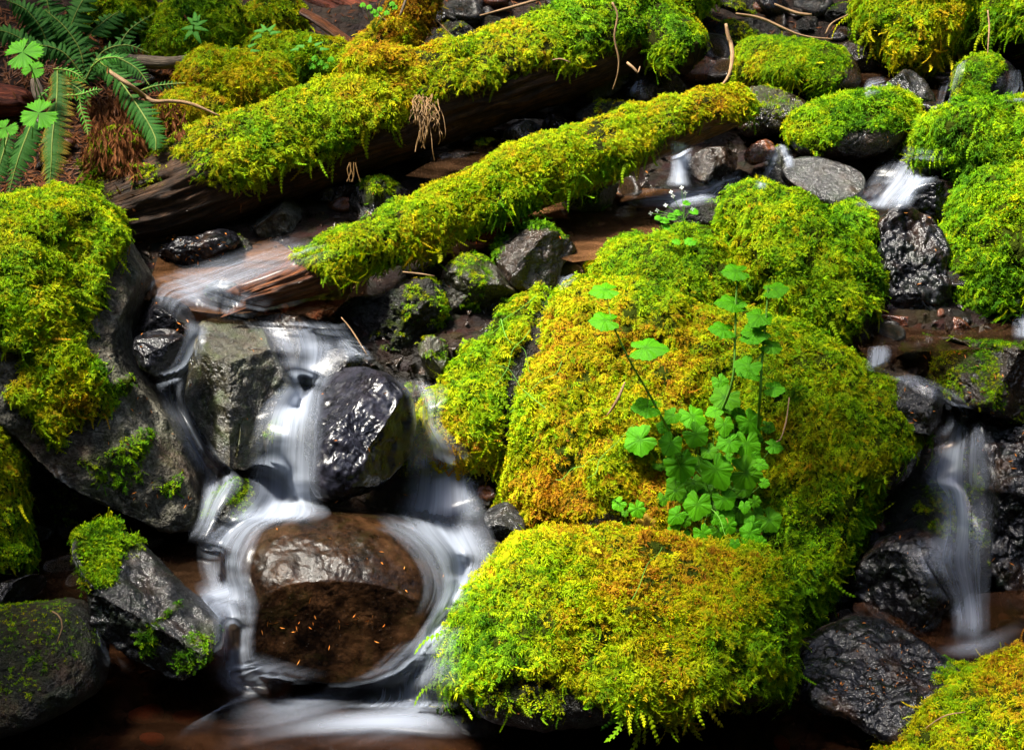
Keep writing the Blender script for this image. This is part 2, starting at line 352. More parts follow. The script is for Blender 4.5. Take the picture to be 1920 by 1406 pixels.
def silk_mat(nm='silky_white_water', k=1.0, gain=1.7):
    m, nt, out = newmat(nm); L = nt.links.new
    uv = N(nt, 'ShaderNodeUVMap').outputs[0]
    mp = N(nt, 'ShaderNodeMapping'); mp.inputs['Scale'].default_value = (2.2 * k, 120 * k, 1); L(uv, mp.inputs[0])
    n1 = noise(nt, mp.outputs[0], 1.0, 5, 0.6, 0.15)
    mp2 = N(nt, 'ShaderNodeMapping'); mp2.inputs['Scale'].default_value = (1.6 * k, 30 * k, 1); L(uv, mp2.inputs[0])
    n2 = noise(nt, mp2.outputs[0], 1.0, 3, 0.5, 0.3)
    op = N(nt, 'ShaderNodeAttribute', attribute_name='op').outputs['Fac']
    s = mathn(nt, 'ADD', mathn(nt, 'MULTIPLY', n1.outputs[0], 0.45), mathn(nt, 'MULTIPLY', n2.outputs[0], 0.75))
    s = mathn(nt, 'SUBTRACT', s, 0.60)                       # about -0.25..0.25
    a = mathn(nt, 'ADD', mathn(nt, 'MULTIPLY', op, 0.95), mathn(nt, 'MULTIPLY', s, gain))
    ed = N(nt, 'ShaderNodeAttribute', attribute_name='edge').outputs['Fac']
    a = mathn(nt, 'MULTIPLY', a, ed); a.node.use_clamp = True
    df = N(nt, 'ShaderNodeBsdfDiffuse'); df.inputs[0].default_value = (0.42, 0.47, 0.57, 1)
    tl = N(nt, 'ShaderNodeBsdfTranslucent'); tl.inputs[0].default_value = (0.42, 0.48, 0.59, 1)
    m0 = N(nt, 'ShaderNodeMixShader'); m0.inputs[0].default_value = 0.45; L(df.outputs[0], m0.inputs[1]); L(tl.outputs[0], m0.inputs[2])
    gl = N(nt, 'ShaderNodeBsdfGlossy'); gl.inputs['Roughness'].default_value = 0.28
    m2 = N(nt, 'ShaderNodeMixShader'); m2.inputs[0].default_value = 0.08; L(m0.outputs[0], m2.inputs[1]); L(gl.outputs[0], m2.inputs[2])
    tr = N(nt, 'ShaderNodeBsdfTransparent')
    m1 = N(nt, 'ShaderNodeMixShader'); L(a, m1.inputs[0]); L(tr.outputs[0], m1.inputs[1]); L(m2.outputs[0], m1.inputs[2])
    L(m1.outputs[0], out.inputs[0]); return m
M_SILK = silk_mat(); M_FOAM = silk_mat('soft_foam', .3, 1.0)

# ------------------------------------------------------------------ terrain
YP = [-40, -6, -1.6, -0.62, -0.40, -0.30, -0.06, 0.02, 0.40, 0.95, 1.15, 1.6, 2.4, 5, 14, 40]
ZP = [-1.0, -0.35, -0.16, -0.10, 0.02, 0.10, 0.24, 0.42, 0.49, 0.58, 0.70, 0.86, 1.35, 3.0, 8.0, 22]
def G(x, y):
    x = np.asarray(x, float); y = np.asarray(y, float)
    z = np.interp(y, YP, ZP)
    near = smooth01(np.hypot(x, y - 0.2), 6, 1.6)
    P = np.stack([x, y, np.zeros_like(x)], -1)
    z = z + fbm(P, 2.3, 4, 5) * 0.05 + fbm(P, 11, 3, 6) * 0.018 * near
    z = z + smooth01(-x, 0.45, 1.3) * smooth01(y, 0.15, 0.9) * 0.10       # left bank
    z = z - smooth01(x, 0.75, 1.0) * smooth01(y, -0.75, -0.55) * smooth01(-y, -0.15, 0.1) * 0.10
    z = z + smooth01(np.abs(x), 2.2, 7) * 1.6
    return z
def gdepth(u, v):
    r = ray(float(u), float(v)); t0 = 2.5
    ts = np.linspace(2.3, 9, 1400); Q = CAM + r * ts[:, None]
    b = np.nonzero(Q[:, 2] < G(Q[:, 0], Q[:, 1]))[0]
    return float(ts[b[0]]) if len(b) else 6.0

def terrain():
    def axis(a, b, c, d, n1, n2, n3):
        return np.unique(np.concatenate([a + (b - a) * (1 - np.linspace(1, 0, n1) ** 2.2), np.linspace(b, c, n2), c + (d - c) * np.linspace(0, 1, n3) ** 2.2]))
    xs = axis(-60, -1.8, 1.8, 60, 22, 260, 22); ys = axis(-40, -1.4, 2.4, 60, 20, 270, 24)
    X, Y = np.meshgrid(xs, ys); Z = G(X, Y); V = np.stack([X, Y, Z], -1).reshape(-1, 3)
    nx, ny = len(xs), len(ys); i = np.arange(ny - 1)[:, None] * nx + np.arange(nx - 1)
    Q = np.stack([i, i + 1, i + nx + 1, i + nx], -1).reshape(-1, 4)
    lit = np.maximum(smooth01(-X, 0.35, 0.75) * smooth01(Y, 0.35, 0.6), smooth01(Y, 1.25, 1.6)).ravel()
    lit = np.maximum(lit, smooth01(np.hypot(X, Y), 2.4, 3.5).ravel())
    me = mesh('ground', V, Q, True, attrs={'litter': lit}); o = obj('ground', me, mat=ground_mat())
    prop(o, 'dark wet stream bed of gravel and forest soil', 'ground', kind='structure'); add_solid(V, Q)
terrain()

# ------------------------------------------------------------------ moss: sprigs set on a surface by geometry nodes
def sprig(kind, seed):
    r = random.Random(seed); V, Fc, T = [], [], []
    def blade(p, d, n, L, w, curl=0.3, t0=0.3, t1=1.0):
        p = np.array(p, float); d = nrm(np.array(d, float)); n = np.array(n, float); s = nrm(np.cross(d, n))
        b = len(V); m = p + d * L * 0.5 + n * L * curl * 0.4
        V.extend([p - s * w * .35, p + s * w * .35, m - s * w * .5, m + s * w * .5, p + d * L - n * L * curl * 0.35])
        T.extend([t0, t0, (t0 + t1) / 2, (t0 + t1) / 2, t1]); Fc.extend([(b, b + 1, b + 3, b + 2), (b + 2, b + 3, b + 4)])
    def arc(s, L=1.0, h=0.55, dr=0.75): return np.array([L * s, 0.0, L * (h * s * 1.6 - dr * s * s)])
    if kind == 'feather':
        h, dr = r.uniform(.35, .6), r.uniform(.6, .95); n = 6
        for k in range(n):
            s = (k + .6) / n; p = arc(s, 1, h, dr); q = arc(s + .05, 1, h, dr); fw = nrm(q - p)
            L = .34 * math.sin(math.pi * (0.18 + .72 * s)) * r.uniform(.6, 1.4)
            for sd in (-1, 1):
                d = fw * r.uniform(.6, 1.3) + np.array([0, sd * 1.0, r.uniform(-.6, .7)])
                blade(p, d, (0, 0, 1), L, .075, r.uniform(.1, .6), .25 + .45 * s, .55 + .45 * s)
        pts = [arc(s, 1, h, dr) for s in (0, .35, .7, 1.0)]; b = len(V)
        for k, p in enumerate(pts):
            w = .035 * (1 - .7 * k / 3); V.extend([p - [0, w, 0], p + [0, w, 0]]); T.extend([k / 3 * .9] * 2)
        for k in range(3): Fc.append((b + 2 * k, b + 2 * k + 1, b + 2 * k + 3, b + 2 * k + 2))
    elif kind == 'bush':
        for k in range(13):
            a = r.uniform(0, 2 * math.pi); e = r.uniform(.1, 1.3); d = (math.cos(a) * math.cos(e), math.sin(a) * math.cos(e), math.sin(e))
            blade((r.uniform(-.1, .1), r.uniform(-.1, .1), 0), d, (0, 0, 1), r.uniform(.45, .9), .075, .7, .1, 1)
    elif kind == 'strand':
        p = np.array([0., 0, 0]); d = np.array([.55, 0, .5])
        for k in range(9):
            d = nrm(d + np.array([.13, r.uniform(-.25, .25), -.16])); q = p + d * .14
            for sd in (-1, 1):
                blade(p, d * .8 + np.array([0, sd * .8, r.uniform(-.2, .2)]), (0, 0, 1), .16 * (1.15 - k / 12), .07, .4, .2 + .06 * k, .4 + .06 * k)
            blade(p, d, (0, 0, 1), .17, .05, 0, .2 + .06 * k, .3 + .06 * k); p = q
    elif kind == 'grain':
        for k in range(9):
            a = r.uniform(0, 2 * math.pi); rad = r.uniform(.0, .5); b = (rad * math.cos(a), rad * math.sin(a), 0)
            for j in range(2):
                a2 = r.uniform(0, 6.28); blade(b, (math.cos(a2), math.sin(a2), .9), (0, 0, 1), r.uniform(.2, .34), .14, .3, .3, 1)
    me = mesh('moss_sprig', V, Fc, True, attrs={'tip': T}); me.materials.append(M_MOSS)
    return bpy.data.objects.new('moss_sprig', me)
SPRIGS = {'fine': [sprig('feather', 1), sprig('feather', 2), sprig('bush', 3), sprig('strand', 4), sprig('feather', 5), sprig('grain', 6), sprig('grain', 7)],
          'grain': [sprig('grain', 6), sprig('grain', 7), sprig('bush', 8), sprig('feather', 9)]}

def moss_tree(kind):
    ng = bpy.data.node_groups.new('moss_growth_' + kind, 'GeometryNodeTree')
    ng.interface.new_socket('Geometry', in_out='INPUT', socket_type='NodeSocketGeometry')
    ng.interface.new_socket('Geometry', in_out='OUTPUT', socket_type='NodeSocketGeometry')
    gi = ng.nodes.new('NodeGroupInput'); go = ng.nodes.new('NodeGroupOutput'); L = ng.links.new
    mp = ng.nodes.new('GeometryNodeMeshToPoints'); L(gi.outputs[0], mp.inputs[0])
    jn = ng.nodes.new('GeometryNodeJoinGeometry')
    for s in SPRIGS[kind]:
        oi = ng.nodes.new('GeometryNodeObjectInfo'); oi.inputs['Object'].default_value = s; oi.inputs['As Instance'].default_value = True
        L(oi.outputs['Geometry'], jn.inputs[0])
    ip = ng.nodes.new('GeometryNodeInstanceOnPoints'); L(mp.outputs[0], ip.inputs['Points']); L(jn.outputs[0], ip.inputs['Instance'])
    ip.inputs['Pick Instance'].default_value = True
    def attr(n, t):
        a = ng.nodes.new('GeometryNodeInputNamedAttribute'); a.data_type = t; a.inputs['Name'].default_value = n; return a.outputs['Attribute']
    e = ng.nodes.new('FunctionNodeEulerToRotation'); L(attr('rot', 'FLOAT_VECTOR'), e.inputs[0]); L(e.outputs[0], ip.inputs['Rotation'])
    L(attr('scl', 'FLOAT_VECTOR'), ip.inputs['Scale']); L(attr('pick', 'INT'), ip.inputs['Instance Index'])
    L(ip.outputs[0], go.inputs[0]); return ng
TREES = {k: moss_tree(k) for k in SPRIGS}

WARM = np.array([(100,450,.5),(150,760,.8),(60,600,.5),(200,500,.45),(500,250,.42),(350,320,.5),(600,200,.52),(700,150,.6),(900,110,.58),(1100,50,.3),(1000,130,.55),
 (750,30,1.0),(700,90,.95),(1250,90,.38),(800,420,.62),(1000,330,.68),(1200,250,.72),(1350,210,.85),(650,480,.55),(1130,480,.42),(1250,500,.36),(1450,430,.55),(1600,560,.38),(1480,560,.5),
 (1600,430,.36),(1130,560,.80),(1050,650,.86),(1250,640,.80),(1100,800,.72),(1020,950,1.0),(1200,900,.8),(1500,720,.5),(1650,800,.5),(1500,850,.66),(1550,1000,.42),(1500,1130,.25),
 (900,620,.36),(900,760,.48),(850,830,.85),(1000,1050,.6),(1200,1070,.86),(1350,1080,.82),(900,1180,.36),(1100,1200,.66),(1250,1180,.74),(1400,1200,.32),(1380,1120,.6),(1100,1300,.42),
 (1800,250,.33),(1850,500,.33),(1700,60,.55),(1740,90,.8),(1880,60,.4),(1500,120,.36),(1600,230,.26),(1840,150,.2),(1800,1330,.45),(1750,1380,.7),(1900,1280,.85),(20,900,.6),
 (450,130,.62),(350,40,.42),(520,170,.62),(370,190,.75),(560,100,.5),(200,1030,.4),(300,1150,.25),(240,720,.2),(260,820,.25),(1440,190,.4),(980,430,.15),(700,350,.4),(1320,380,.3)], float)
PAL_X = np.array([0.0, 0.25, 0.45, 0.65, 0.82, 1.0])
PAL = np.array([(0.035, 0.13, 0.003), (0.12, 0.32, 0.002), (0.29, 0.50, 0.002), (0.48, 0.54, 0.002), (0.60, 0.46, 0.004), (0.46, 0.20, 0.008)])
def moss_color(P, u, v, jit):
    w = 1.0 / ((u[:, None] - WARM[:, 0]) ** 2 + (v[:, None] - WARM[:, 1]) ** 2 + 900) ** 1.5
    t = (w * WARM[:, 2]).sum(1) / w.sum(1)
    t = t + fbm(P, 9, 3, 71) * 0.24 + fbm(P, 34, 2, 72) * 0.24 + jit * 0.13 - 0.01
    t = np.clip(t, 0, 1); c = np.stack([np.interp(t, PAL_X, PAL[:, k]) for k in range(3)], 1)
    return c * np.clip(1 + 0.22 * RNG.standard_normal(len(t)), .55, 1.5)[:, None]

MOSS_COUNT = [0]
def grow_moss(parent, V, Q, mask, Nn, size=0.034, dens=1.0, kind='fine', name='moss', gravity=1.0, upright=0.0, label=None):
    if kind == 'fine': size = size * .53
    """scatter sprigs over the quads of a surface where mask (per vertex) is above noise"""
    T = np.vstack([Q[:, [0, 1, 2]], Q[:, [0, 2, 3]]])
    a, b, c = V[T[:, 0]], V[T[:, 1]], V[T[:, 2]]
    fn = np.cross(b - a, c - a); ar = np.linalg.norm(fn, axis=1) / 2
    mm = mask[T].mean(1); ctr = (a + b + c) / 3
    facing = np.einsum('ij,ij->i', Nn[T].mean(1), nrm(CAM - ctr))
    gap = smooth01(fbm(ctr, 30, 2, 91) + .5 * fbm(ctr, 9, 2, 92), -.5, -.15) * .93 + .07
    wt = ar * gap * np.clip(mm, 0, 1) * np.where(facing > -0.25, 1.0, 0.15)
    tot = wt.sum()
    if tot <= 0: return None
    n = int(tot * dens * 19.0 / (size * size)); n = max(n, 6); MOSS_COUNT[0] += n
    idx = RNG.choice(len(T), n, p=wt / tot); r1 = np.sqrt(RNG.random(n)); r2 = RNG.random(n)
    w0, w1, w2 = 1 - r1, r1 * (1 - r2), r1 * r2
    P = w0[:, None] * V[T[idx, 0]] + w1[:, None] * V[T[idx, 1]] + w2[:, None] * V[T[idx, 2]]
    Nv = nrm(w0[:, None] * Nn[T[idx, 0]] + w1[:, None] * Nn[T[idx, 1]] + w2[:, None] * Nn[T[idx, 2]])
    mk = w0 * mask[T[idx, 0]] + w1 * mask[T[idx, 1]] + w2 * mask[T[idx, 2]]
    cl = fbm(P, 1.1 / size, 2, 41)                           # clump field
    flow = np.stack([fbm(P, 14, 2, 51), fbm(P, 14, 2, 52), fbm(P, 14, 2, 53)], 1)
    Z = nrm(Nv + 0.5 * RNG.standard_normal((n, 3)) + np.array([0, 0, 0.25]))
    X = np.array([0, 0, -1.0]) * gravity + flow * 1.3 + 0.5 * RNG.standard_normal((n, 3)) + Nv * 0.12
    X = nrm(X - Z * np.einsum('ij,ij->i', X, Z)[:, None])
    Z = nrm(Z + X * upright * -0.2)
    Y = np.cross(Z, X); X = np.cross(Y, Z)
    # rotation matrix columns X,Y,Z -> euler XYZ
    ry = np.arcsin(np.clip(-X[:, 2], -1, 1)); rx = np.arctan2(Y[:, 2], Z[:, 2]); rz = np.arctan2(X[:, 1], X[:, 0])
    s = size * np.clip(1 + 0.25 * RNG.standard_normal(n) + 0.35 * cl + 0.5 * fbm(P, 6, 2, 61), .4, 2.0) * (0.55 + 0.45 * np.clip(mk, 0, 1))
    drip = smooth01(-Nv[:, 2], -0.25, 0.5); s = s * (1 + 0.35 * drip)
    hang = (RNG.random(n) < .22 * smooth01(-Nv[:, 2], -.30, .2)) if kind == 'fine' else np.zeros(n, bool)
    s = np.where(hang, s * RNG.uniform(1.2, 2.2, n), s)
    if kind == 'fine':                                        # join order is reversed: 0-1 flat grains, 2-6 fronds, 3 the strand
        mat_ = fbm(P, 7, 3, 88) + .3 * fbm(P, 30, 2, 89) > .16
        pk = np.where(hang, 3, np.where(mat_, RNG.integers(0, 3, n), RNG.integers(2, 7, n)))
        s = np.where(mat_ & ~hang, s * .85, s)
    else: pk = RNG.integers(0, len(SPRIGS[kind]), n)
    P = P + Nv * (size * (0.10 * cl - 0.05))[:, None]
    u, v, _ = px(P); colr = moss_color(P, u, v, RNG.standard_normal(n))
    deep = np.clip(0.95 + 0.2 * cl, .75, 1.2)[:, None]
    colr = np.clip(colr * deep, 0.002, 0.9)
    org = np.array(parent.location)
    me = bpy.data.meshes.new(name); me.vertices.add(n); me.vertices.foreach_set('co', (P - org).ravel())
    me.attributes.new('rot', 'FLOAT_VECTOR', 'POINT').data.foreach_set('vector', np.stack([rx, ry, rz], 1).ravel())
    me.attributes.new('scl', 'FLOAT_VECTOR', 'POINT').data.foreach_set('vector', np.stack([s, s * RNG.uniform(.8, 1.2, n), s * RNG.uniform(.8, 1.3, n)], 1).ravel())
    me.attributes.new('pick', 'INT', 'POINT').data.foreach_set('value', pk.astype(np.int32))
    me.attributes.new('mc', 'FLOAT_COLOR', 'POINT').data.foreach_set('color', np.c_[colr, np.ones(n)].ravel())
    me.materials.append(M_MOSS); me.update()
    o = bpy.data.objects.new(name, me); COL.objects.link(o); o.parent = parent; o['kind'] = 'stuff'
    if label: o['label'] = label
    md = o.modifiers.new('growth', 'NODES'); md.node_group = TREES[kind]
    return o

# ------------------------------------------------------------------ boulders from an outline with real thickness
def polar_outline(poly, c, nA, rnd=2):
    poly = np.array(poly, float)
    m = 10 * len(poly); p = catmull(np.vstack([poly[-1:], poly, poly[:2]]), m + 1)
    ang = np.arctan2(p[:, 1] - c[1], p[:, 0] - c[0]); rad = np.hypot(p[:, 0] - c[0], p[:, 1] - c[1])
    th = np.linspace(-math.pi, math.pi, nA, endpoint=False)
    o = np.argsort(ang); ang, rad = ang[o], rad[o]
    ang = np.r_[ang[-6:] - 2 * math.pi, ang, ang[:6] + 2 * math.pi]; rad = np.r_[rad[-6:], rad, rad[:6]]
    r = np.interp(th, ang, rad)
    for _ in range(rnd): r = 0.5 * r + 0.25 * (np.roll(r, 1) + np.roll(r, -1))
    return th, r
PLACES = []
def rock(name, label, poly, d=None, rip=0, thick=None, back=None, ex=0.85, tilt=0.35, facets=0, mat='grey', amp=0.02, seed=0,
         moss=None, mossname='moss', size=0.034, dens=1.0, kind='fine', puff=0.014, edge=24, cat='rock', group=None, c=None, sub=True, keep=None,
         nf=3.0, ridges=None, mlabel=None, thin=None, gravity=1.0):
    if not moss and (mat in ('olive', 'dark') or name in ('long_rock', 'ledge_rock')) and name != 'tall_rock':
        moss, size, kind, puff, dens, facets = ['specks'], .011, 'grain', .0, .55, max(facets, 3)
    poly = np.array(poly, float); x, y = poly[:, 0], poly[:, 1]
    PLACES.append(((x.mean(), y.max()), label))
    A = 0.5 * np.sum(x * np.roll(y, -1) - np.roll(x, -1) * y)
    cx = np.sum((x + np.roll(x, -1)) * (x * np.roll(y, -1) - np.roll(x, -1) * y)) / (6 * A)
    cy = np.sum((y + np.roll(y, -1)) * (x * np.roll(y, -1) - np.roll(x, -1) * y)) / (6 * A)
    if c is None: c = (cx, cy)
    w, h = np.ptp(x), np.ptp(y); vb = y.max()
    if d is None: d = gdepth(np.clip(cx, 0, 1920), min(vb, 1500) - 0.1 * h) + (vb - c[1]) / FPX * 4 * tilt + 0.15 * min(w, h) / FPX * 4
    if d != 4.06: d = min(d, gdepth(np.clip(c[0], 0, 1920), np.clip(c[1], 0, 1500)) + .01)
    m2 = d / FPX
    if thick is None: thick = 0.5 * min(w, h) * m2 * 1.05
    if back is None: back = thick * 1.1
    big = max(w, h); nA = int(np.clip(big * 0.75, 48, 420)); nR = int(np.clip(big * 0.22, 16, 110))
    th, rad = polar_outline(poly, c, nA, 1 if facets or ridges else 2)
    if moss: rad = rad - min((size * .30 + puff) / m2, 22) * (1 if moss[0] == 'all' else .55)
    k_ = np.arange(1, nR + 1) / nR; t1 = math.asin(.72 ** (1 / ex))
    tf = np.where(k_ <= .55, np.arcsin(np.clip(k_ / .55 * .72, 0, 1) ** (1 / ex)), t1 + (k_ - .55) / .45 * (math.pi / 2 - t1))
    t = np.r_[tf, (math.pi - tf[:-1])[::-1]]
    st, ct = np.sin(t) ** ex, np.sign(np.cos(t)) * np.abs(np.cos(t)) ** ex
    lx = st[:, None] * (rad * np.cos(th))[None]; ly = st[:, None] * (rad * np.sin(th))[None]
    lz = np.repeat(ct[:, None], nA, 1)
    lx = np.r_[lx.ravel(), 0, 0]; ly = np.r_[ly.ravel(), 0, 0]; lz = np.r_[lz.ravel(), 1, -1]
    rr = random.Random(seed + 11)
    half = 0.5 * (w + h) / 2
    q = np.stack([lx / half, ly / half, lz], 1)
    if not moss and not ridges: facets = max(facets, 4)
    for k in range(facets):                                   # planar breaks on the visible side
        a = rr.uniform(0, 2 * math.pi); e = rr.uniform(.35, 1.1)
        n = np.array([math.cos(a) * math.cos(e), math.sin(a) * math.cos(e), math.sin(e)])
        o = rr.uniform(.46, .72); s = q @ n - o; q = q - np.where(s > 0, s, 0)[:, None] * n
    for rd in (ridges or []):                                 # given planar faces (nx, ny(down), nz, offset)
        n = nrm(np.array(rd[:3], float)); s = q @ n - rd[3]; q = q - np.where(s > 0, s, 0)[:, None] * n
    lx, ly, lz = q[:, 0] * half, q[:, 1] * half, q[:, 2]
    dz = np.where(lz > 0, lz * thick, lz * back)
    dep = d + tilt * (-ly) * m2
    V = P3(c[0] + lx, c[1] + ly, dep) - _F * dz[:, None]
    n_ = nR * 2 - 1; i = np.arange(n_ - 1)[:, None] * nA; j = np.arange(nA); jn = (j + 1) % nA
    Q = np.stack([i + j, i + nA + j, i + nA + jn, i + jn], -1).reshape(-1, 4)
    caps = [[n_ * nA, k, (k + 1) % nA, (k + 1) % nA] for k in range(nA)]
    T0 = n_ * nA; b0 = (n_ - 1) * nA
    Nn = vnormals(V, Q)
    if (Nn * (V - V.mean(0))).sum() < 0:
        Q = Q[:, ::-1]; Nn = -Nn; flip = True
    else: flip = False
    Nn[-2] = -_F; Nn[-1] = _F
    S = half * m2                                             # rock radius in metres
    soft = 0.35 + 0.65 * np.clip(np.abs(Nn @ _F) * 1.6, 0, 1)  # keep the outline quieter than the face
    disp = fbm(V + seed * 3.7, nf / (S + .05), 6, seed, .55) * amp * (S / 0.2 + .4) * soft * (1.0 if moss else 1.35)
    rid = 1 - np.abs(fbm(V + seed, 1.6 * nf / (S + .05), 3, seed + 5)); disp = disp - np.clip(rid - .88, 0, 1) * amp * 1.6 * soft
    V = V + Nn * disp[:, None]
    tris = np.array([[T0, k, (k + 1) % nA] for k in range(nA)] + [[T0 + 1, b0 + (k + 1) % nA, b0 + k] for k in range(nA)])
    if flip: tris = tris[:, ::-1]
    mask = np.zeros(len(V))
    Nn = vnormals(V, Q); Nn[-2] = -_F; Nn[-1] = _F
    if moss:
        u, v, _ = px(V); wob = fbm(V, 13, 4, seed + 9) * edge * 1.7 + fbm(V, 60, 2, seed + 3) * edge * .5
        front = Nn @ -_F
        for mp in moss:
            st_ = 1.0
            if isinstance(mp, tuple): mp, st_ = mp
            if mp == 'all': mk = np.ones(len(V)) * smooth01(Nn[:, 2], -0.75, -0.25)
            elif mp == 'specks':
                mk = smooth01(fbm(V, 11, 3, seed) + .45 * fbm(V, 45, 2, seed + 1) + .35 * Nn[:, 2], .18, .5) * .55
            elif mp == 'top': mk = smooth01(Nn[:, 2] + fbm(V, 9, 3, seed) * .35, 0.0, 0.3)
            else:
                e = edge_dist(u, v, mp) + wob; mk = smooth01(e, -4, 10) * smooth01(front, -0.75, -0.4)
                mk = np.where(front < -0.1, mk * smooth01(Nn[:, 2], -.2, .2), mk)
            mask = np.maximum(mask, mk * st_)
        V = V + Nn * (mask * puff * (1 + 1.3 * fbm(V, 14, 2, seed + 21) + .9 * fbm(V, 36, 2, seed + 22)))[:, None]
        Nn = vnormals(V, Q); Nn[-2] = -_F; Nn[-1] = _F
    base = V[:, :].mean(0); base[2] = V[:, 2].min()
    mt = MR[mat] if isinstance(mat, str) else mat
    QF = [list(map(int, f)) for f in Q] + [list(map(int, f)) for f in tris]
    me = mesh(name, V, QF, True, origin=base, attrs={'moss': np.clip(mask * 1.3, 0, 1)})
    add_solid(V, Q)
    if moss:
        root = empty(name, base, label, cat, group); st = obj('stone', me, None, mt); st.parent = root
        grow_moss(root, V, Q, mask, Nn, size, dens, kind, mossname, gravity, label=mlabel)
    else:
        root = obj(name, me, None, mt); root.location = Vector(base); prop(root, label, cat, group)
    return root, V, Q, Nn

# --- large mossy boulders
rock('mossy_boulder', 'huge pale boulder with moss draped over its left side, above the left waterfall',
     [(-90,420),(0,385),(60,362),(130,358),(190,375),(225,410),(255,455),(285,510),(272,560),(258,620),(264,690),(300,745),(340,805),(368,870),(380,930),(372,985),(335,1002),(280,985),(220,958),(165,930),(115,890),(65,845),(20,795),(-40,765),(-110,700),(-120,520)],
     d=4.02, thick=.36, ex=.8, tilt=.42, mat='dry', amp=.022, seed=3, size=.032, edge=20, puff=.016,
     ridges=[(.75,-.1,.6,.60),(.3,.35,.8,.72)],
     moss=[[(-120,350),(60,330),(190,350),(232,400),(226,450),(205,500),(208,560),(162,600),(168,650),(178,700),(182,735),(135,790),(100,830),(60,790),(25,745),(50,650),(0,640),(-130,650)],
           ([(190,735),(240,710),(245,735),(200,760)], .8), ([(200,860),(285,770),(300,820),(240,900)], .45), ([(290,920),(340,880),(345,920),(310,950)], .5), ([(150,860),(220,840),(250,900),(180,915)], .3)])
rock('mossy_boulder', 'largest golden mossy boulder at centre, carrying the clump of scalloped green leaves',
     [(1030,570),(1060,545),(1110,532),(1170,535),(1230,550),(1290,570),(1370,590),(1430,600),(1500,620),(1560,650),(1620,690),(1680,720),(1720,755),(1735,805),(1725,860),(1700,905),(1650,950),(1610,1010),(1570,1060),(1535,1120),(1500,1170),(1440,1195),(1300,1190),(1100,1120),(990,1040),(950,960),(942,900),(948,820),(958,740),(970,670),(1000,610)],
     d=4.06, thick=.27, back=.30, ex=.68, tilt=.30, mat='brown', amp=.022, seed=5, size=.033, dens=1.1, edge=14, puff=.014, ridges=[(0,.25,1,.93)],
     moss=[[(900,500),(1250,480),(1600,600),(1760,740),(1730,800),(1700,850),(1670,880),(1640,960),(1620,1010),(1570,1080),(1545,1140),(1505,1260),(1492,1120),(1468,1052),(1420,1026),(1300,1004),(1150,978),(1050,972),(985,985),(930,1010)]])  # moss left off along the foot; bare dark strip stands in for crease shade
rock('mossy_boulder', 'low yellow topped mossy boulder in front of the leafy golden one',
     [(830,1220),(838,1180),(870,1135),(915,1080),(950,1035),(995,1008),(1060,995),(1150,998),(1250,1012),(1350,1028),(1420,1040),(1462,1062),(1482,1100),(1488,1180),(1484,1240),(1462,1290),(1400,1312),(1300,1332),(1200,1352),(1100,1366),(1000,1358),(920,1345),(860,1312),(836,1270)],
     d=3.53, thick=.20, ex=.72, tilt=.36, mat='dark', amp=.02, seed=6, size=.034, dens=1.15, edge=12, puff=.014, ridges=[(0,-.75,.65,.74)],
     moss=[[(780,1180),(900,960),(1250,960),(1530,1030),(1530,1220),(1500,1275),(1400,1300),(1250,1335),(1120,1320),(1050,1280),(1000,1270),(880,1300),(815,1260)], ([(880,1290),(1050,1280),(1060,1345),(930,1335)], .35)])
rock('mossy_boulder', 'mossy shoulder of rock dripping beside the central waterfall, left of the golden boulder',
     [(1050,556),(990,560),(940,580),(900,610),(862,650),(836,700),(822,735),(796,770),(790,815),(815,848),(868,868),(920,865),(960,900),(1020,880),(1080,760),(1100,640)],
     d=4.16, thick=.13, ex=.85, tilt=.35, mat='dark', amp=.02, seed=8, size=.034, edge=12,
     moss=[[(985,545),(1030,550),(1000,612),(962,684),(944,765),(932,900),(780,870),(780,760),(830,680),(870,640),(900,650),(930,600)]])  # moss ends short of the golden boulder; bare dark stone imitates a crease shadow
rock('mossy_boulder', 'arched mossy boulder behind the golden one, curving down to the right',
     [(1350,420),(1356,380),(1385,352),(1425,350),(1470,364),(1520,388),(1560,415),(1605,455),(1636,500),(1644,545),(1636,590),(1640,640),(1620,690),(1560,690),(1490,660),(1440,610),(1400,560),(1370,500)],
     d=4.28, thick=.2, ex=.85, tilt=.35, mat='dark', amp=.02, seed=9, size=.036, edge=12,
     moss=[[(1300,300),(1500,320),(1700,480),(1665,590),(1620,590),(1600,640),(1540,680),(1470,640),(1440,590),(1470,500),(1430,520),(1380,520)], ([(1370,500),(1480,500),(1480,600),(1430,590)], .55)])
rock('mossy_boulder', 'fine bright green moss dome under the white flowers, behind the golden boulder',
     [(1090,505),(1110,475),(1160,455),(1220,442),(1280,424),(1330,430),(1365,465),(1400,520),(1410,590),(1340,640),(1200,640),(1110,580)],
     d=4.25, thick=.17, ex=.85, tilt=.4, mat='dark', amp=.015, seed=10, size=.030, edge=10, dens=1.1, moss=['all'])
rock('mossy_boulder', 'small round bright green moss hump beside the wet black rock',
     [(1538,410),(1560,388),(1595,383),(1630,402),(1652,432),(1655,470),(1630,500),(1590,500),(1550,450)],
     d=4.42, thick=.09, tilt=.35, mat='dark', amp=.01, seed=11, size=.034, edge=6, moss=['all'])
rock('mossy_boulder', 'upper lobe of the green moss at the right edge, beneath the small mossy rock',
     [(1712,245),(1735,215),(1790,196),(1860,188),(1960,190),(2030,230),(2040,330),(1960,390),(1860,385),(1800,350),(1760,320),(1725,290)],
     d=4.50, thick=.17, tilt=.35, mat='dark', amp=.02, seed=12, size=.036, edge=8, moss=['all'])
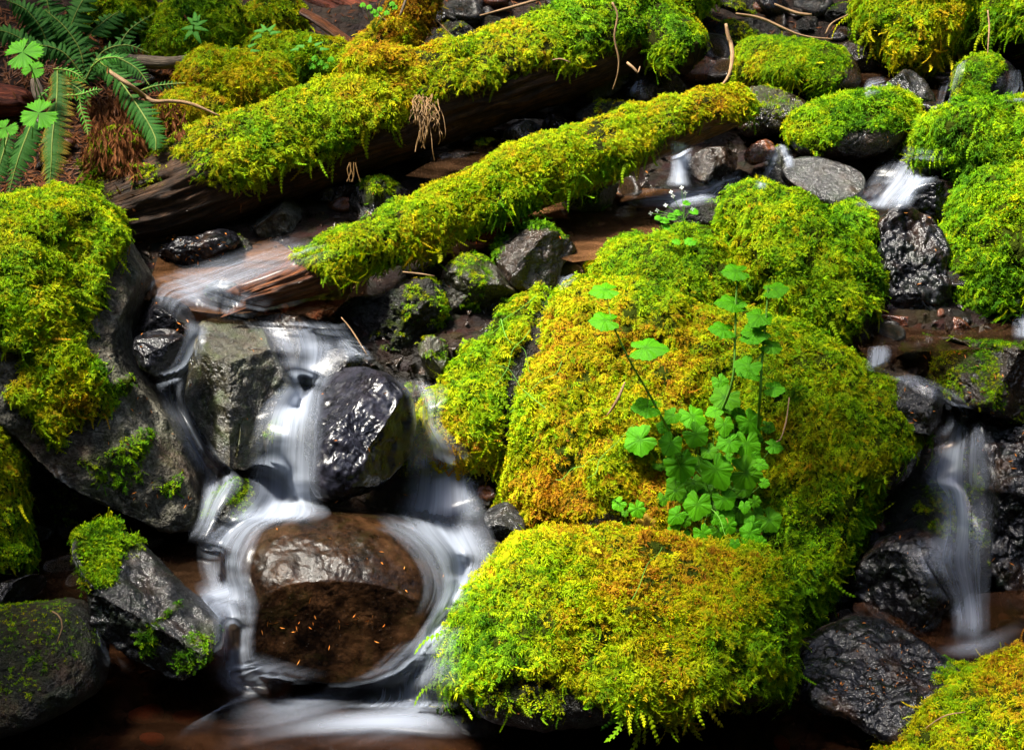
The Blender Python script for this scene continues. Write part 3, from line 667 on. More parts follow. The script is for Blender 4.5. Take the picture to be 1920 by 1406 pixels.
rock('mossy_boulder', 'tall hanging curtain of dark green moss at the right edge above the red pool',
     [(1775,420),(1795,365),(1830,320),(1900,300),(1990,300),(2060,400),(2050,560),(1960,600),(1900,590),(1855,608),(1815,612),(1785,590),(1765,530),(1758,480)],
     d=4.32, thick=.18, tilt=.2, mat='dark', amp=.02, seed=13, size=.036, edge=8, moss=['all'])
rock('mossy_boulder', 'dim mossy rock in the bottom right corner with rusty patches',
     [(1640,1430),(1680,1370),(1735,1300),(1790,1266),(1850,1262),(1890,1245),(1940,1215),(2040,1210),(2100,1350),(2050,1520),(1800,1560),(1650,1520)],
     d=3.42, thick=.16, tilt=.5, mat='brown', amp=.025, seed=14, size=.032, edge=14, moss=[[(1620,1450),(1700,1320),(1780,1240),(1900,1200),(2100,1200),(2100,1600),(1600,1600)]])
rock('mossy_boulder', 'dark mossy boulder cut by the left edge of the picture below the huge pale one',
     [(-120,780),(-20,778),(20,815),(38,880),(44,960),(56,1020),(62,1060),(30,1090),(-50,1110),(-150,1080),(-160,900)],
     d=3.75, thick=.14, tilt=.2, mat='dark', amp=.02, seed=15, size=.026, edge=14, dens=.8, moss=[([(-160,740),(0,760),(60,830),(60,1000),(70,1070),(-160,1090)], .8)])
rock('mossy_boulder', 'mossy boulder with brown hanging moss at the top right beside the thin waterfall',
     [(1612,30),(1625,-20),(1680,-70),(1770,-70),(1820,-20),(1815,40),(1790,80),(1760,112),(1725,125),(1690,135),(1655,100),(1630,70)],
     d=4.95, thick=.15, tilt=.3, mat='grey', amp=.02, seed=16, size=.036, edge=8, moss=[[(1600,-80),(1850,-80),(1830,50),(1790,110),(1700,150),(1665,90),(1600,50)]])
rock('mossy_boulder', 'mossy boulder in the top right corner with a twig hanging over it',
     [(1805,70),(1825,10),(1860,-50),(1990,-60),(2040,20),(2000,110),(1920,108),(1850,98)],
     d=4.92, thick=.15, tilt=.3, mat='dark', amp=.02, seed=17, size=.034, edge=8, moss=['all'])
rock('mossy_rock', 'small round dark rock with thin green moss, under the top right corner boulder',
     [(1788,155),(1796,122),(1830,103),(1868,104),(1898,125),(1906,160),(1890,195),(1840,205),(1798,195)],
     d=4.78, thick=.08, tilt=.3, mat='black', amp=.01, seed=18, size=.015, edge=14, kind='grain', puff=.003, moss=[[(1770,80),(1880,90),(1900,130),(1860,150),(1850,200),(1780,210)]])
rock('mossy_rock', 'flat oval rock with short green moss at the top, right of the pale forked stick',
     [(1375,105),(1390,80),(1440,72),(1500,75),(1560,86),(1600,110),(1618,145),(1606,172),(1560,188),(1510,184),(1450,168),(1390,156),(1376,132)],
     d=4.86, thick=.10, tilt=.45, mat='brown', amp=.012, seed=19, size=.021, edge=12, kind='fine', puff=.005, dens=1.0, moss=[[(1360,60),(1560,60),(1600,120),(1570,170),(1545,195),(1500,178),(1440,155),(1385,150),(1360,120)]])
rock('mossy_rock', 'tilted oval rock with a green moss cap and brown underside above the flat grey slab',
     [(1472,250),(1480,222),(1525,196),(1590,180),(1655,171),(1700,180),(1727,210),(1722,245),(1692,272),(1650,296),(1590,306),(1530,300),(1490,282)],
     d=4.66, thick=.12, tilt=.45, mat='brown', amp=.012, seed=20, size=.018, edge=10, kind='grain', puff=.006, dens=1.1, moss=[[(1450,150),(1740,150),(1725,225),(1680,240),(1600,255),(1540,285),(1490,270),(1460,250)]])
rock('mossy_rock', 'brown rock with patchy moss tucked behind the end of the smaller log',
     [(1362,190),(1400,162),(1450,165),(1500,185),(1525,215),(1500,245),(1440,262),(1385,250)],
     d=4.78, thick=.09, tilt=.4, mat='brown', amp=.02, seed=21, size=.022, edge=18, puff=.004, moss=[([(1400,150),(1470,155),(1500,200),(1440,210),(1410,200)], .3)])
# --- bare and wet rocks
rock('flat_rock', 'flat angular charcoal grey slab under the tilted mossy oval rock',
     [(1465,325),(1480,300),(1520,292),(1570,305),(1612,326),(1620,352),(1600,380),(1560,394),(1520,380),(1485,352)], thick=.06, d=4.48, ex=.6, tilt=.7, mat='grey', seed=22, amp=.008, ridges=[(0,-.5,.8,.45)])
rock('round_rock', 'round brown rock under the smaller log, right of the short thin waterfall',
     [(1291,318),(1300,290),(1330,276),(1370,278),(1395,296),(1392,325),(1360,345),(1320,350)], thick=.07, mat='brown', seed=23, amp=.012)
rock('wet_rock', 'speckled wet dark rock between the two little falls above the mossy arch',
     [(1335,365),(1350,335),(1390,320),(1425,330),(1430,365),(1400,390),(1350,390)], thick=.05, mat='black', seed=24, amp=.02)
rock('wet_rock', 'narrow dark wet stone splitting the small double fall left of the flat grey slab',
     [(1440,290),(1460,272),(1478,290),(1478,330),(1462,352),(1442,345)], thick=.03, mat='olive', seed=25, amp=.015)
rock('wet_rock', 'rusty brown stone below the mossy log end beside the double fall',
     [(1395,290),(1420,262),(1450,268),(1452,290),(1430,305),(1405,310)], thick=.04, mat='red', seed=26, amp=.012, d=4.62)
rock('capped_rock', 'dark rounded rock with a bright green cap at the edge of the brown pool',
     [(924,470),(936,436),(975,416),(1030,424),(1072,450),(1082,470),(1060,500),(1052,540),(1020,558),(965,552),(935,520)], d=4.22, thick=.10, tilt=.4, mat='brown', seed=27, amp=.02,
     size=.016, kind='grain', puff=.004, edge=8, moss=[[(915,455),(950,400),(1040,415),(1075,450),(1000,432),(955,440),(930,490)]], facets=2)
rock('wet_rock', 'grey wet rock with green glints left of the green-capped rock',
     [(828,510),(860,478),(905,482),(945,512),(976,552),(950,590),(890,615),(835,610),(824,560)], d=4.18, thick=.10, mat='olive', seed=28, amp=.02, facets=3)
rock('wet_rock', 'long dark rock with tilted strata under the hanging moss of the smaller log',
     [(618,600),(650,562),(720,548),(790,520),(825,530),(838,600),(820,660),(760,665),(690,655),(640,645)], d=4.14, thick=.11, mat='dark', seed=29, amp=.035, facets=3)
rock('wet_rock', 'small dark rock with green algae standing left of the mossy shoulder',
     [(782,650),(800,630),(835,640),(840,680),(825,715),(795,700)], d=4.05, thick=.05, mat='olive', seed=30, amp=.02)
rock('dry_rock', 'small tan and grey dry rock in front of the big log',
     [(474,412),(500,382),(535,370),(568,376),(584,404),(572,432),(535,450),(495,450),(476,432)], thick=.07, mat='dry', seed=31, amp=.015, facets=3, tilt=.4)
rock('mossy_rock', 'grey rounded rock with a thin olive moss top between the two logs',
     [(650,385),(665,352),(700,332),(740,338),(775,362),(784,390),(740,415),(695,430),(660,420)], thick=.08, mat='grey', seed=32, amp=.012, facets=2,
     size=.016, kind='grain', puff=.002, edge=18, moss=[([(670,340),(710,325),(750,340),(720,370),(690,380)], .6)])
rock('wet_rock', 'low brown stone wedged under the big log left of the grey rounded rock',
     [(590,375),(620,350),(665,345),(668,372),(640,390),(605,394)], thick=.04, mat='brown', seed=33, amp=.015)
rock('wet_rock', 'dark rock strewn with needles at the foot of the big log',
     [(286,495),(320,460),(370,440),(425,430),(450,455),(420,480),(380,500),(340,528),(300,526)], thick=.07, mat='black', seed=34, amp=.02, facets=2)
rock('dark_rock', 'dark wet stone lying against the needle-strewn rock',
     [(405,455),(440,440),(475,460),(462,475),(430,475)], thick=.03, mat='dark', seed=35, amp=.02)
rock('wet_rock', 'knobbly golden brown wet rock in the stream just above the waterfall',
     [(380,548),(395,530),(430,528),(470,548),(494,570),(496,592),(468,598),(432,580),(400,565)], d=4.08, thick=.05, mat='olive', seed=36, amp=.03, facets=2)
rock('wet_rock', 'shiny rippled black rock at the left brink of the waterfall, upper of a pair',
     [(255,585),(275,560),(310,555),(345,570),(366,600),(352,640),(310,650),(270,640)], d=4.0, thick=.06, mat='black', seed=37, amp=.012)
rock('wet_rock', 'round shiny black rock under the rippled one by the huge pale boulder',
     [(253,640),(268,620),(300,612),(335,624),(354,655),(345,685),(315,704),(285,700),(262,680)], d=3.86, thick=.07, mat='black', seed=38, amp=.018, facets=4)
rock('tall_rock', 'tall olive slab with a sharp pale edge splitting the waterfall in two',
     [(350,680),(358,620),(385,590),(430,582),(475,600),(505,640),(530,690),(548,735),(530,775),(505,800),(492,845),(470,878),(445,880),(410,855),(372,800),(345,750)],
     d=3.97, thick=.16, ex=.62, tilt=.25, mat='olive', seed=39, amp=.012, ridges=[(-.62,.1,.75,.40),(.5,.15,.8,.46),(0,-.8,.6,.62)])
rock('wet_rock', 'half drowned rock under the middle of the central waterfall',
     [(492,812),(510,782),(555,772),(592,790),(600,850),(570,885),(530,870),(500,855)], d=3.92, thick=.06, mat='olive', seed=40, amp=.01)
rock('wet_rock', 'wet brown ledge the water fans over at the top of the fall',
     [(470,600),(520,585),(580,595),(612,625),(600,665),(560,700),(520,680),(485,640)], d=4.05, thick=.07, mat='brown', seed=41, amp=.012)
rock('wet_rock', 'small dark stone where the right hand rivulet leaves the ledge',
     [(590,690),(612,660),(650,655),(690,680),(660,700),(610,710)], d=4.0, thick=.04, mat='black', seed=42, amp=.015)
rock('black_rock', 'glossy black upright rock standing between the two waterfalls',
     [(594,712),(610,690),(650,684),(700,692),(745,712),(772,745),(778,790),(770,850),(738,890),(690,922),(640,936),(600,935),(584,905),(588,850),(596,790)],
     d=3.84, thick=.12, ex=.6, tilt=.4, mat='slate', seed=43, amp=.014, ridges=[(.12,-.35,1,.86),(-.6,-.7,.5,.66),(.8,.3,.5,.76)])
rock('ledge_rock', 'dark brown ledge behind the black rock that the right fall pours over',
     [(600,690),(680,660),(760,670),(830,700),(845,780),(850,900),(800,945),(740,950),(760,800),(700,720)], c=(790,790), d=4.08, thick=.09, mat='brown', seed=44, amp=.02)
rock('round_boulder', 'big domed dark brown boulder at the foot of the waterfalls, wet shine across its lip',
     [(449,1045),(465,1000),(505,970),(570,957),(650,955),(730,966),(785,995),(830,1045),(850,1095),(842,1150),(805,1200),(760,1240),(700,1268),(620,1275),(540,1262),(485,1250),(468,1190),(466,1120)],
     d=3.68, thick=.19, ex=.72, tilt=.5, mat='dome', seed=45, amp=.005, ridges=[(0,.55,.83,.70)])
rock('angular_rock', 'angular slate grey rock leaning to the lower right, moss on its top corner',
     [(143,1015),(160,992),(200,985),(250,1015),(310,1070),(370,1130),(412,1170),(410,1215),(385,1250),(350,1278),(300,1262),(240,1225),(185,1170),(160,1090)],
     d=3.58, thick=.12, ex=.6, tilt=.3, mat='grey', seed=46, amp=.02, ridges=[(.55,-.7,.5,.36),(-.2,.6,.8,.66)], size=.02, kind='grain', puff=.004, edge=10,
     moss=[[(130,980),(215,975),(230,1030),(215,1090),(175,1105),(140,1040)], ([(215,1000),(260,1020),(272,1052),(225,1020)], .8), ([(255,1190),(335,1125),(345,1140),(300,1170),(290,1220),(270,1225)], .75), ([(370,1170),(410,1180),(400,1230),(340,1270),(310,1250)], .3)])
rock('wet_rock', 'grey green stone in the left rivulet below the tall olive slab',
     [(372,1000),(385,945),(425,905),(462,893),(478,920),(472,960),(430,1000),(395,1030)], d=3.80, thick=.07, mat='olive', seed=47, amp=.02, facets=2)
rock('wet_rock', 'small knobbly black stone in the foaming left rivulet',
     [(370,1010),(385,990),(408,995),(410,1020),(395,1033),(378,1030)], d=3.72, thick=.03, mat='black', seed=48, amp=.012)
rock('wet_rock', 'speckled grey stone between the right fall and the golden boulder',
     [(906,965),(925,938),(960,945),(985,985),(975,1030),(940,1030),(918,1000)], d=3.84, thick=.07, mat='grey', seed=49, amp=.012)
rock('wet_rock', 'smooth dark stone at the turn of the white water under the speckled grey one',
     [(902,1020),(925,1008),(955,1030),(950,1065),(915,1070),(903,1050)], d=3.76, thick=.05, mat='dark', seed=50, amp=.01)
rock('dark_boulder', 'broad dark boulder dotted with moss in the bottom left corner',
     [(-120,1160),(0,1135),(80,1128),(150,1130),(185,1170),(200,1230),(192,1290),(130,1330),(60,1362),(-40,1390),(-150,1380)],
     d=3.5, thick=.14, ex=.7, tilt=.45, mat='dark', seed=51, amp=.02, size=.014, kind='grain', puff=.001, edge=30, moss=[([(-100,1130),(120,1120),(190,1200),(60,1290),(-100,1300)], .13)])
rock('dark_rock', 'low dark wet rock above the bottom left boulder',
     [(-60,1115),(0,1090),(60,1080),(95,1092),(75,1115),(20,1140),(-60,1150)], d=3.62, thick=.05, mat='black', seed=52, amp=.012)
rock('flat_boulder', 'flat dark boulder sprinkled with orange needles at the lower right',
     [(1485,1260),(1500,1215),(1560,1175),(1625,1155),(1690,1180),(1750,1220),(1802,1262),(1760,1320),(1715,1370),(1660,1390),(1580,1345),(1500,1310)],
     d=3.55, thick=.10, ex=.6, tilt=.8, mat='black', seed=53, amp=.018, ridges=[(0,-.7,.7,.55)])
rock('wet_boulder', 'dark boulder with a bright rippling sheet of water, under the right hand waterfall',
     [(1600,1100),(1620,1040),(1680,1000),(1750,1000),(1810,1045),(1835,1110),(1830,1180),(1790,1225),(1730,1215),(1670,1170),(1620,1140)],
     d=3.78, thick=.12, tilt=.35, mat='black', seed=54, amp=.02)
rock('long_rock', 'long horizontal rock at the right edge, dark and dotted with algae',
     [(1664,672),(1680,645),(1730,634),(1800,633),(1900,640),(2010,650),(2040,740),(1960,800),(1890,790),(1820,765),(1760,750),(1700,710)],
     d=4.08, thick=.12, ex=.72, tilt=.35, mat='brown', seed=55, amp=.02, facets=1)
rock('wet_rock', 'blunt grey rock between the golden boulder and the right hand waterfall',
     [(1672,740),(1690,712),(1735,715),(1775,745),(1785,785),(1765,810),(1720,815),(1690,790)], d=3.90, thick=.07, mat='grey', seed=56, amp=.02, facets=2)
rock('wall_rock', 'black dripping rock face right of the right hand waterfall',
     [(1835,800),(1870,770),(1960,775),(2060,800),(2080,1050),(1980,1180),(1900,1150),(1862,1060),(1850,930)], d=3.98, thick=.12, mat='black', seed=57, amp=.03, facets=2)
rock('wall_rock', 'dark brown rock face behind the right hand waterfall under its brink',
     [(1640,960),(1700,860),(1760,800),(1860,800),(1880,960),(1860,1090),(1780,1120),(1660,1060),(1610,1020)], d=4.05, thick=.09, mat='dark', seed=58, amp=.02)
rock('wet_rock', 'shining wet black rock face above the red stone shelf at the right',
     [(1640,430),(1665,398),(1715,396),(1755,420),(1770,480),(1775,560),(1750,600),(1690,598),(1650,585),(1640,510)], d=4.40, thick=.10, ex=.7, mat='black', seed=59, amp=.03, ridges=[(0,-.3,.95,.7)])
rock('wet_rock', 'low glistening hump at the foot of the wet black rock face',
     [(1650,575),(1675,545),(1720,535),(1765,550),(1775,585),(1735,602),(1680,600)], d=4.28, thick=.06, mat='black', seed=60, amp=.015)
rock('red_shelf', 'thin rust red stone shelf at the water line of the right pool',
     [(1628,600),(1640,590),(1700,594),(1765,600),(1765,610),(1700,612),(1640,612)], d=4.22, thick=.03, mat='red', seed=61, amp=.006)
rock('red_stone', 'small maroon pyramid shaped stone on the edge of the right pool',
     [(1767,622),(1778,600),(1795,594),(1815,608),(1825,628),(1800,637),(1775,636)], d=4.18, thick=.03, mat='red', seed=62, amp=.008, facets=2)
rock('wet_rock', 'pale glinting wet rock at the foot of the thin top right waterfall',
     [(1660,165),(1685,138),(1712,132),(1740,160),(1758,195),(1735,225),(1700,215),(1680,190)], d=4.74, thick=.06, mat='grey', seed=63, amp=.02, facets=3)
rock('wet_rock', 'small glinting wet rock below the pale one beside the tilted oval rock',
     [(1710,205),(1735,190),(1765,195),(1772,215),(1745,228),(1715,225)], d=4.66, thick=.04, mat='black', seed=64, amp=.015)
rock('wet_rock', 'dark rock at the right of the fan shaped fall',
     [(1685,380),(1715,350),(1760,335),(1790,350),(1795,395),(1750,412),(1700,405)], d=4.44, thick=.07, mat='black', seed=65, amp=.02)
rock('wet_rock', 'smooth dark rock under the fan shaped fall',
     [(1620,350),(1655,310),(1720,290),(1765,305),(1760,340),(1700,375),(1650,395),(1618,390)], d=4.58, thick=.06, mat='brown', seed=66, amp=.01)
rock('slab_rock', 'grey green slab half under the smaller log at the head of the brown pool',
     [(1050,378),(1085,350),(1140,330),(1168,338),(1155,372),(1135,398),(1080,400)], thick=.05, mat='olive', seed=67, amp=.01, facets=2, d=4.5)
rock('wet_rock', 'dark brown rock in the gap between the two logs, pale sheen on top',
     [(755,335),(790,300),(850,285),(910,290),(900,320),(850,345),(790,350)], thick=.06, mat='brown', seed=68, amp=.012, d=4.6)
rock('wet_rock', 'grey brown rock in the gap between the logs with a wet left face',
     [(938,280),(950,240),(985,225),(1018,235),(1022,262),(990,285),(955,295)], thick=.06, mat='grey', seed=69, amp=.012, facets=2, d=4.66)
rock('wet_rock', 'small black rock with bright glints between the logs',
     [(1012,250),(1025,215),(1050,212),(1070,235),(1065,262),(1035,272)], thick=.04, mat='black', seed=70, amp=.015, d=4.7)
rock('algae_rock', 'green speckled rock below the bend of the big log',
     [(1090,180),(1110,140),(1150,112),(1182,120),(1178,155),(1140,185),(1105,195)], thick=.06, mat='olive', seed=71, amp=.015, d=4.82)
rock('mossy_rock', 'low wet ledge with bits of moss behind the upper end of the smaller log',
     [(1075,215),(1110,192),(1170,190),(1215,200),(1205,225),(1140,240),(1090,238)], thick=.05, mat='dark', seed=72, amp=.015, d=4.74, size=.02, kind='grain', puff=.001, moss=[([(1100,190),(1200,190),(1200,215),(1110,215)], .35)])
rock('mossy_rock', 'low mossy rock in the brown pool, left of the mossy arch',
     [(1225,415),(1255,385),(1300,372),(1350,378),(1360,410),(1330,432),(1260,432)], thick=.05, mat='dark', seed=73, amp=.012, d=4.4, size=.018, kind='grain', puff=.002, moss=[([(1290,360),(1350,365),(1350,385),(1295,385)], .5)])
rock('dark_rock', 'dark rounded rock by the thin twigs at the top middle',
     [(1180,175),(1200,140),(1245,130),(1290,150),(1300,185),(1250,200),(1200,195)], thick=.05, mat='brown', seed=74, amp=.015, d=4.82)
for i, (lab, poly, mt) in enumerate([
    ('low dark slab under the top edge behind the flat oval rock', [(1310,60),(1360,40),(1440,38),(1480,60),(1460,80),(1380,85),(1320,85)], 'dark'),
    ('brown pointed stone under the orange stick at the top', [(1436,12),(1460,8),(1482,20),(1475,40),(1455,44)], 'brown'),
    ('dark round rock right of the pointed brown stone', [(1475,40),(1500,26),(1540,30),(1550,52),(1520,64),(1480,60)], 'dark'),
    ('dark rock beneath the top right mossy boulder', [(1575,90),(1600,75),(1650,80),(1665,120),(1640,150),(1590,130)], 'brown'),
    ('brown rock in shade right of the dark round rock', [(1545,20),(1580,5),(1620,15),(1625,45),(1590,60),(1550,50)], 'dark'),
    ('dark rock at the very top right of the forked stick', [(1340,0),(1390,-20),(1430,-10),(1430,25),(1380,30)], 'dark'),
    ('dark rock behind the mossy stump branch', [(805,70),(830,42),(870,40),(895,65),(860,90),(815,90)], 'dark'),
    ('rounded dark rock under the big log at the bend', [(860,290),(890,262),(930,262),(935,295),(900,315)], 'dark'),
    ('small dark stone above the red shelf', [(1620,585),(1640,575),(1665,585),(1655,600),(1630,600)], 'red'),
    ('dark stone under the low front boulder, left of its foot', [(1305,1345),(1340,1310),(1400,1305),(1440,1330),(1400,1360),(1340,1365)], 'dark'),
    ('dark rock lying in the bottom pool at the bottom edge', [(880,1400),(960,1378),(1080,1372),(1180,1385),(1240,1410),(1100,1440),(930,1440)], 'dark'),
    ('dark rock at the foot of the golden boulder at right', [(1500,1180),(1540,1150),(1600,1140),(1610,1170),(1560,1200),(1510,1205)], 'brown'),
    ('dark stone at the base of the red wet log end', [(560,595),(590,580),(640,585),(660,605),(620,615),(575,612)], 'red'),
    ('orange brown stone at the wet end of the smaller log', [(495,578),(520,562),(550,572),(558,590),(530,600),(500,595)], 'red'),
    ('flat golden stone awash left of the knobbly wet rock', [(310,560),(335,550),(368,555),(362,570),(330,572)], 'brown'),
    ('dark shaded rock behind the pool left of the angular rock', [(40,930),(90,900),(160,935),(220,965),(180,985),(100,985)], 'dark')]):
    rock('dark_rock' if mt == 'dark' else 'stone', lab, poly, mat=mt, seed=90 + i, amp=.015, facets=1)

# --- mossy hummocks of the left bank, behind the big log
for i, (lab, poly, dd) in enumerate([
    ('tall dark mossy mound at the top left behind the driftwood', [(272,110),(280,50),(310,5),(360,-30),(420,-20),(462,20),(475,60),(450,100),(380,120),(310,125)], 5.0),
    ('mossy hummock right of the driftwood, sprouting little leaves', [(335,150),(350,115),(390,95),(450,92),(520,110),(560,150),(555,200),(480,215),(400,200),(350,180)], 4.78),
    ('yellow mossy hummock below the pale branch', [(285,230),(305,185),(345,165),(390,170),(428,195),(445,230),(420,260),(350,270),(300,262)], 4.66),
    ('long mossy bank behind the middle of the big log', [(455,120),(470,85),(530,65),(600,70),(660,95),(700,120),(690,160),(620,185),(540,180),(480,160)], 4.92),
    ('mossy mound at the top edge right of the tall dark one', [(430,60),(470,10),(520,-20),(560,0),(580,50),(540,80),(470,85)], 5.1),
    ('dull mossy mound in the top left corner behind the ferns', [(150,30),(200,-20),(260,-30),(290,0),(290,60),(220,80),(160,70)], 5.15),
    ('small weathered mossy rock under the dead fern litter', [(165,330),(180,270),(220,245),(265,250),(285,290),(270,330),(220,350)], 4.5),
    ('mossy mound of brown moss where the stump branch meets the log', [(640,130),(660,100),(700,85),(760,90),(800,115),(790,150),(720,165),(660,160)], 4.62)]):
    rock('mossy_hummock', lab, poly, d=dd, thick=.12, tilt=.4, mat='dark', amp=.02, seed=120 + i, size=.034, edge=8, moss=['all'], cat='mound', dens=.9)

# ------------------------------------------------------------------ logs
def tube(name, label, pts, mat, cat='log', moss=None, amp=.012, groove=.006, seed=0, nA=40, step=.012, size=.034, dens=1., root=None, group=None, taper=True, mossfn=None, part=None, kindm='fine', puff=.012, flat=1.0):
    """pts: (u, v, depth, radius_px). A log with furrowed wood, broken ends and optional moss"""
    p = np.array(pts, float); C3 = P3(p[:, 0], p[:, 1], p[:, 2]); R3 = p[:, 3] * p[:, 2] / FPX
    amp = min(amp, .14 * R3.mean()); groove = min(groove, .12 * R3.mean())
    Lg = np.linalg.norm(np.diff(C3, axis=0), axis=1).sum(); n = max(6, int(Lg / step))
    q = catmull(np.c_[C3, R3], n); c = q[:, :3]; r = q[:, 3]
    t = nrm(np.gradient(c, axis=0)); up = np.array([0, 0, 1.0])
    a = nrm(up - t * (t @ up)[:, None]); b = np.cross(t, a)
    th = np.linspace(0, 2 * math.pi, nA, endpoint=False)
    ca, sa = np.cos(th), np.sin(th)
    D_ = a[:, None, :] * ca[None, :, None] + b[:, None, :] * sa[None, :, None]
    s = np.r_[0, np.cumsum(np.linalg.norm(np.diff(c, axis=0), axis=1))]
    NP = np.stack([np.repeat(s[:, None] * 3.0, nA, 1), np.repeat(ca[None] * 5, n, 0), np.repeat(sa[None] * 5, n, 0)], -1) + seed
    rr = r[:, None] * (1 + 0 * th[None]) - groove * np.abs(fbm(NP, 2.2, 3, seed)) * 2 + amp * fbm(c[:, None, :] + D_ * r[:, None, None], 9, 3, seed + 1)
    V3 = c[:, None, :] + D_ * rr[..., None]
    if R3.mean() > .03:                                       # splintered ends
        fr = np.stack([np.cos(th) * 3, np.sin(th) * 3, th * 0 + seed], 1); jag = np.abs(fbm(fr, 2.2, 4, seed + 2, .7)) * r.mean() * 2.2
        fall = np.clip(1 - s / (r.mean() * 2), 0, 1)[:, None] ** 2
        V3 = V3 + (t[:, None, :] * (jag[None] - jag.mean())[..., None]) * -fall[..., None] + t[:, None, :] * (-(np.clip(1 - (s[-1] - s) / (r.mean() * 2), 0, 1)[:, None] ** 2) * jag[None])[..., None]
    V = V3.reshape(-1, 3)
    i = np.arange(n - 1)[:, None] * nA; j = np.arange(nA); jn = (j + 1) % nA
    Q = np.stack([i + j, i + jn, i + nA + jn, i + nA + j], -1).reshape(-1, 4)
    Nn = vnormals(V, Q)
    if (Nn[nA * (n // 2)] @ D_[n // 2, 0]) < 0: Q = Q[:, ::-1]; Nn = -Nn
    mask = np.zeros(len(V))
    u, v, _ = px(V)
    if mossfn is not None:
        S = np.repeat(s / s[-1], nA); A = np.tile(th, n); A = np.where(A > math.pi, A - 2 * math.pi, A)
        mask = mossfn(S, A, V, Nn, u, v)
        V = V + Nn * (mask * puff * (1 + 1.3 * fbm(V, 14, 2, seed + 21) + .8 * fbm(V, 34, 2, seed + 22)))[:, None]
        Nn = vnormals(V, Q); Nn = Nn if (Nn[nA * (n // 2)] @ D_[n // 2, 0]) > 0 else -Nn
    # broken ends
    VV = [V]; FF = [list(map(int, f)) for f in Q]; k0 = len(V)
    for end, (row, sg) in enumerate(((0, -1), (n - 1, 1))):
        cc = c[row] + t[row] * sg * r[row] * .15; VV.append(cc[None])
        for k in range(nA):
            f = [row * nA + k, row * nA + (k + 1) % nA, k0 + end]; FF.append(f if sg > 0 else f[::-1])
    Va = np.vstack(VV); uvs = np.c_[np.repeat(s, nA), np.tile(np.minimum(th, 2 * math.pi - th) * 0.12, n)]; uvs = np.vstack([uvs, [[0, 0], [s[-1], 0]]])
    base = V.mean(0) * 1.0; base[2] = V[:, 2].min()
    if root is not None: base = np.array(root.location)
    me = mesh(part or name, Va, FF, True, origin=base, attrs={'moss': np.r_[np.clip(mask * 1.2, 0, 1), 0, 0]}, uv=uvs)
    add_solid(V, Q)
    if root is None and mossfn is None:
        o = obj(name, me, None, mat); o.location = Vector(base); prop(o, label, cat, group); return o
    if root is None: root = empty(name, base, label, cat, group)
    o = obj(part or 'wood', me, None, mat); o.parent = root
    if mossfn is not None and mask.max() > 0: grow_moss(root, V, Q, mask, Nn, size, dens, kindm)
    return root

def mf_big(S, A, V, Nn, u, v):
    w = fbm(V, 6, 4, 3) * .45 + fbm(V, 25, 2, 4) * .2
    side = -A if True else A                                   # the side that faces the viewer
    lim = np.interp(S, [0, .10, .17, .24, .5, .72, .85, 1], [0.35, .8, 1.15, 1.42, 1.35, 1.25, 1.6, 1.7])
    m = smooth01(lim + w - np.abs(A), -.08, .1)
    gap = smooth01(S, .17, .22) + (np.abs(A) < .5) * .8
    return m * np.clip(gap + .25, 0, 1) * np.where(S < .17, smooth01(fbm(V, 20, 3, 8), -.2, .15) * .9, 1)
tube('mossy_log', 'big fallen log thickly furred with moss, running from the huge boulder to the top',
     [(120,440,4.42,70),(230,400,4.42,78),(330,365,4.44,88),(450,312,4.48,92),(640,245,4.56,92),(850,172,4.66,88),(1030,114,4.74,84),(1150,60,4.82,86),(1230,10,4.95,80),(1300,-40,5.1,70)],
     M_BARK, seed=3, nA=96, amp=.012, groove=.016, size=.038, dens=1.15, mossfn=mf_big, puff=.008)
def mf_small(S, A, V, Nn, u, v):
    w = fbm(V, 8, 4, 13) * .4 + fbm(V, 30, 2, 14) * .2
    lim = np.interp(S, [0, .06, .10, .15, .6, .8, .93, 1], [-1, -.5, .5, 1.9, 2.0, 1.35, 1.5, 1.9])
    return smooth01(lim + w - np.abs(A), -.08, .1)
tube('mossy_log', 'smaller mossy log across the stream, its wet end bare and red-brown',
     [(465,556,4.04,26),(520,538,4.05,36),(575,516,4.08,42),(640,490,4.10,46),(740,447,4.17,50),(860,394,4.24,56),(1000,335,4.32,60),(1130,290,4.40,56),(1250,240,4.47,50),(1340,212,4.52,42),(1400,205,4.56,30)],
     M_WETWOOD, seed=5, nA=96, amp=.012, groove=.007, size=.028, dens=1.15, mossfn=mf_small, puff=.012)
def mf_all(S, A, V, Nn, u, v): return smooth01(2.2 + fbm(V, 9, 3, 2) * .8 - np.abs(A), -.1, .2)
tube('mossy_branch', 'short thick mossy branch coming down from the top to the right of the big log',
     [(1140,-30,4.90,30),(1190,15,4.84,34),(1240,60,4.78,40),(1275,95,4.74,42),(1300,115,4.72,34)], M_BARK, cat='branch', seed=6, nA=40, size=.034, mossfn=mf_all)
tube('mossy_stump', 'upright broken branch clad in rusty golden moss at the top behind the big log',
     [(690,130,4.86,46),(730,80,4.86,42),(765,30,4.88,38),(790,-30,4.92,36)], M_BARK, cat='stump', seed=7, nA=40, size=.038, mossfn=mf_all)
tube('red_log', 'dark decayed log with a red rim at the top left of the rusty moss',
     [(530,-40,5.25,60),(600,0,5.25,66),(680,40,5.25,66),(760,100,5.25,50)], M_REDWOOD, seed=8, nA=48, groove=.02)
tube('red_log', 'thin red brown log rising to the right behind the big log',
     [(690,90,5.1,20),(790,50,5.12,22),(880,15,5.16,24),(990,-30,5.2,26)], M_REDWOOD, seed=9, nA=32, groove=.015)
tube('orange_root', 'bare orange brown root slanting down to the rusty moss mound',
     [(565,22,4.98,8),(600,42,4.96,10),(640,70,4.93,11),(680,100,4.9,10)], M_WETWOOD, cat='root', seed=10, nA=14)
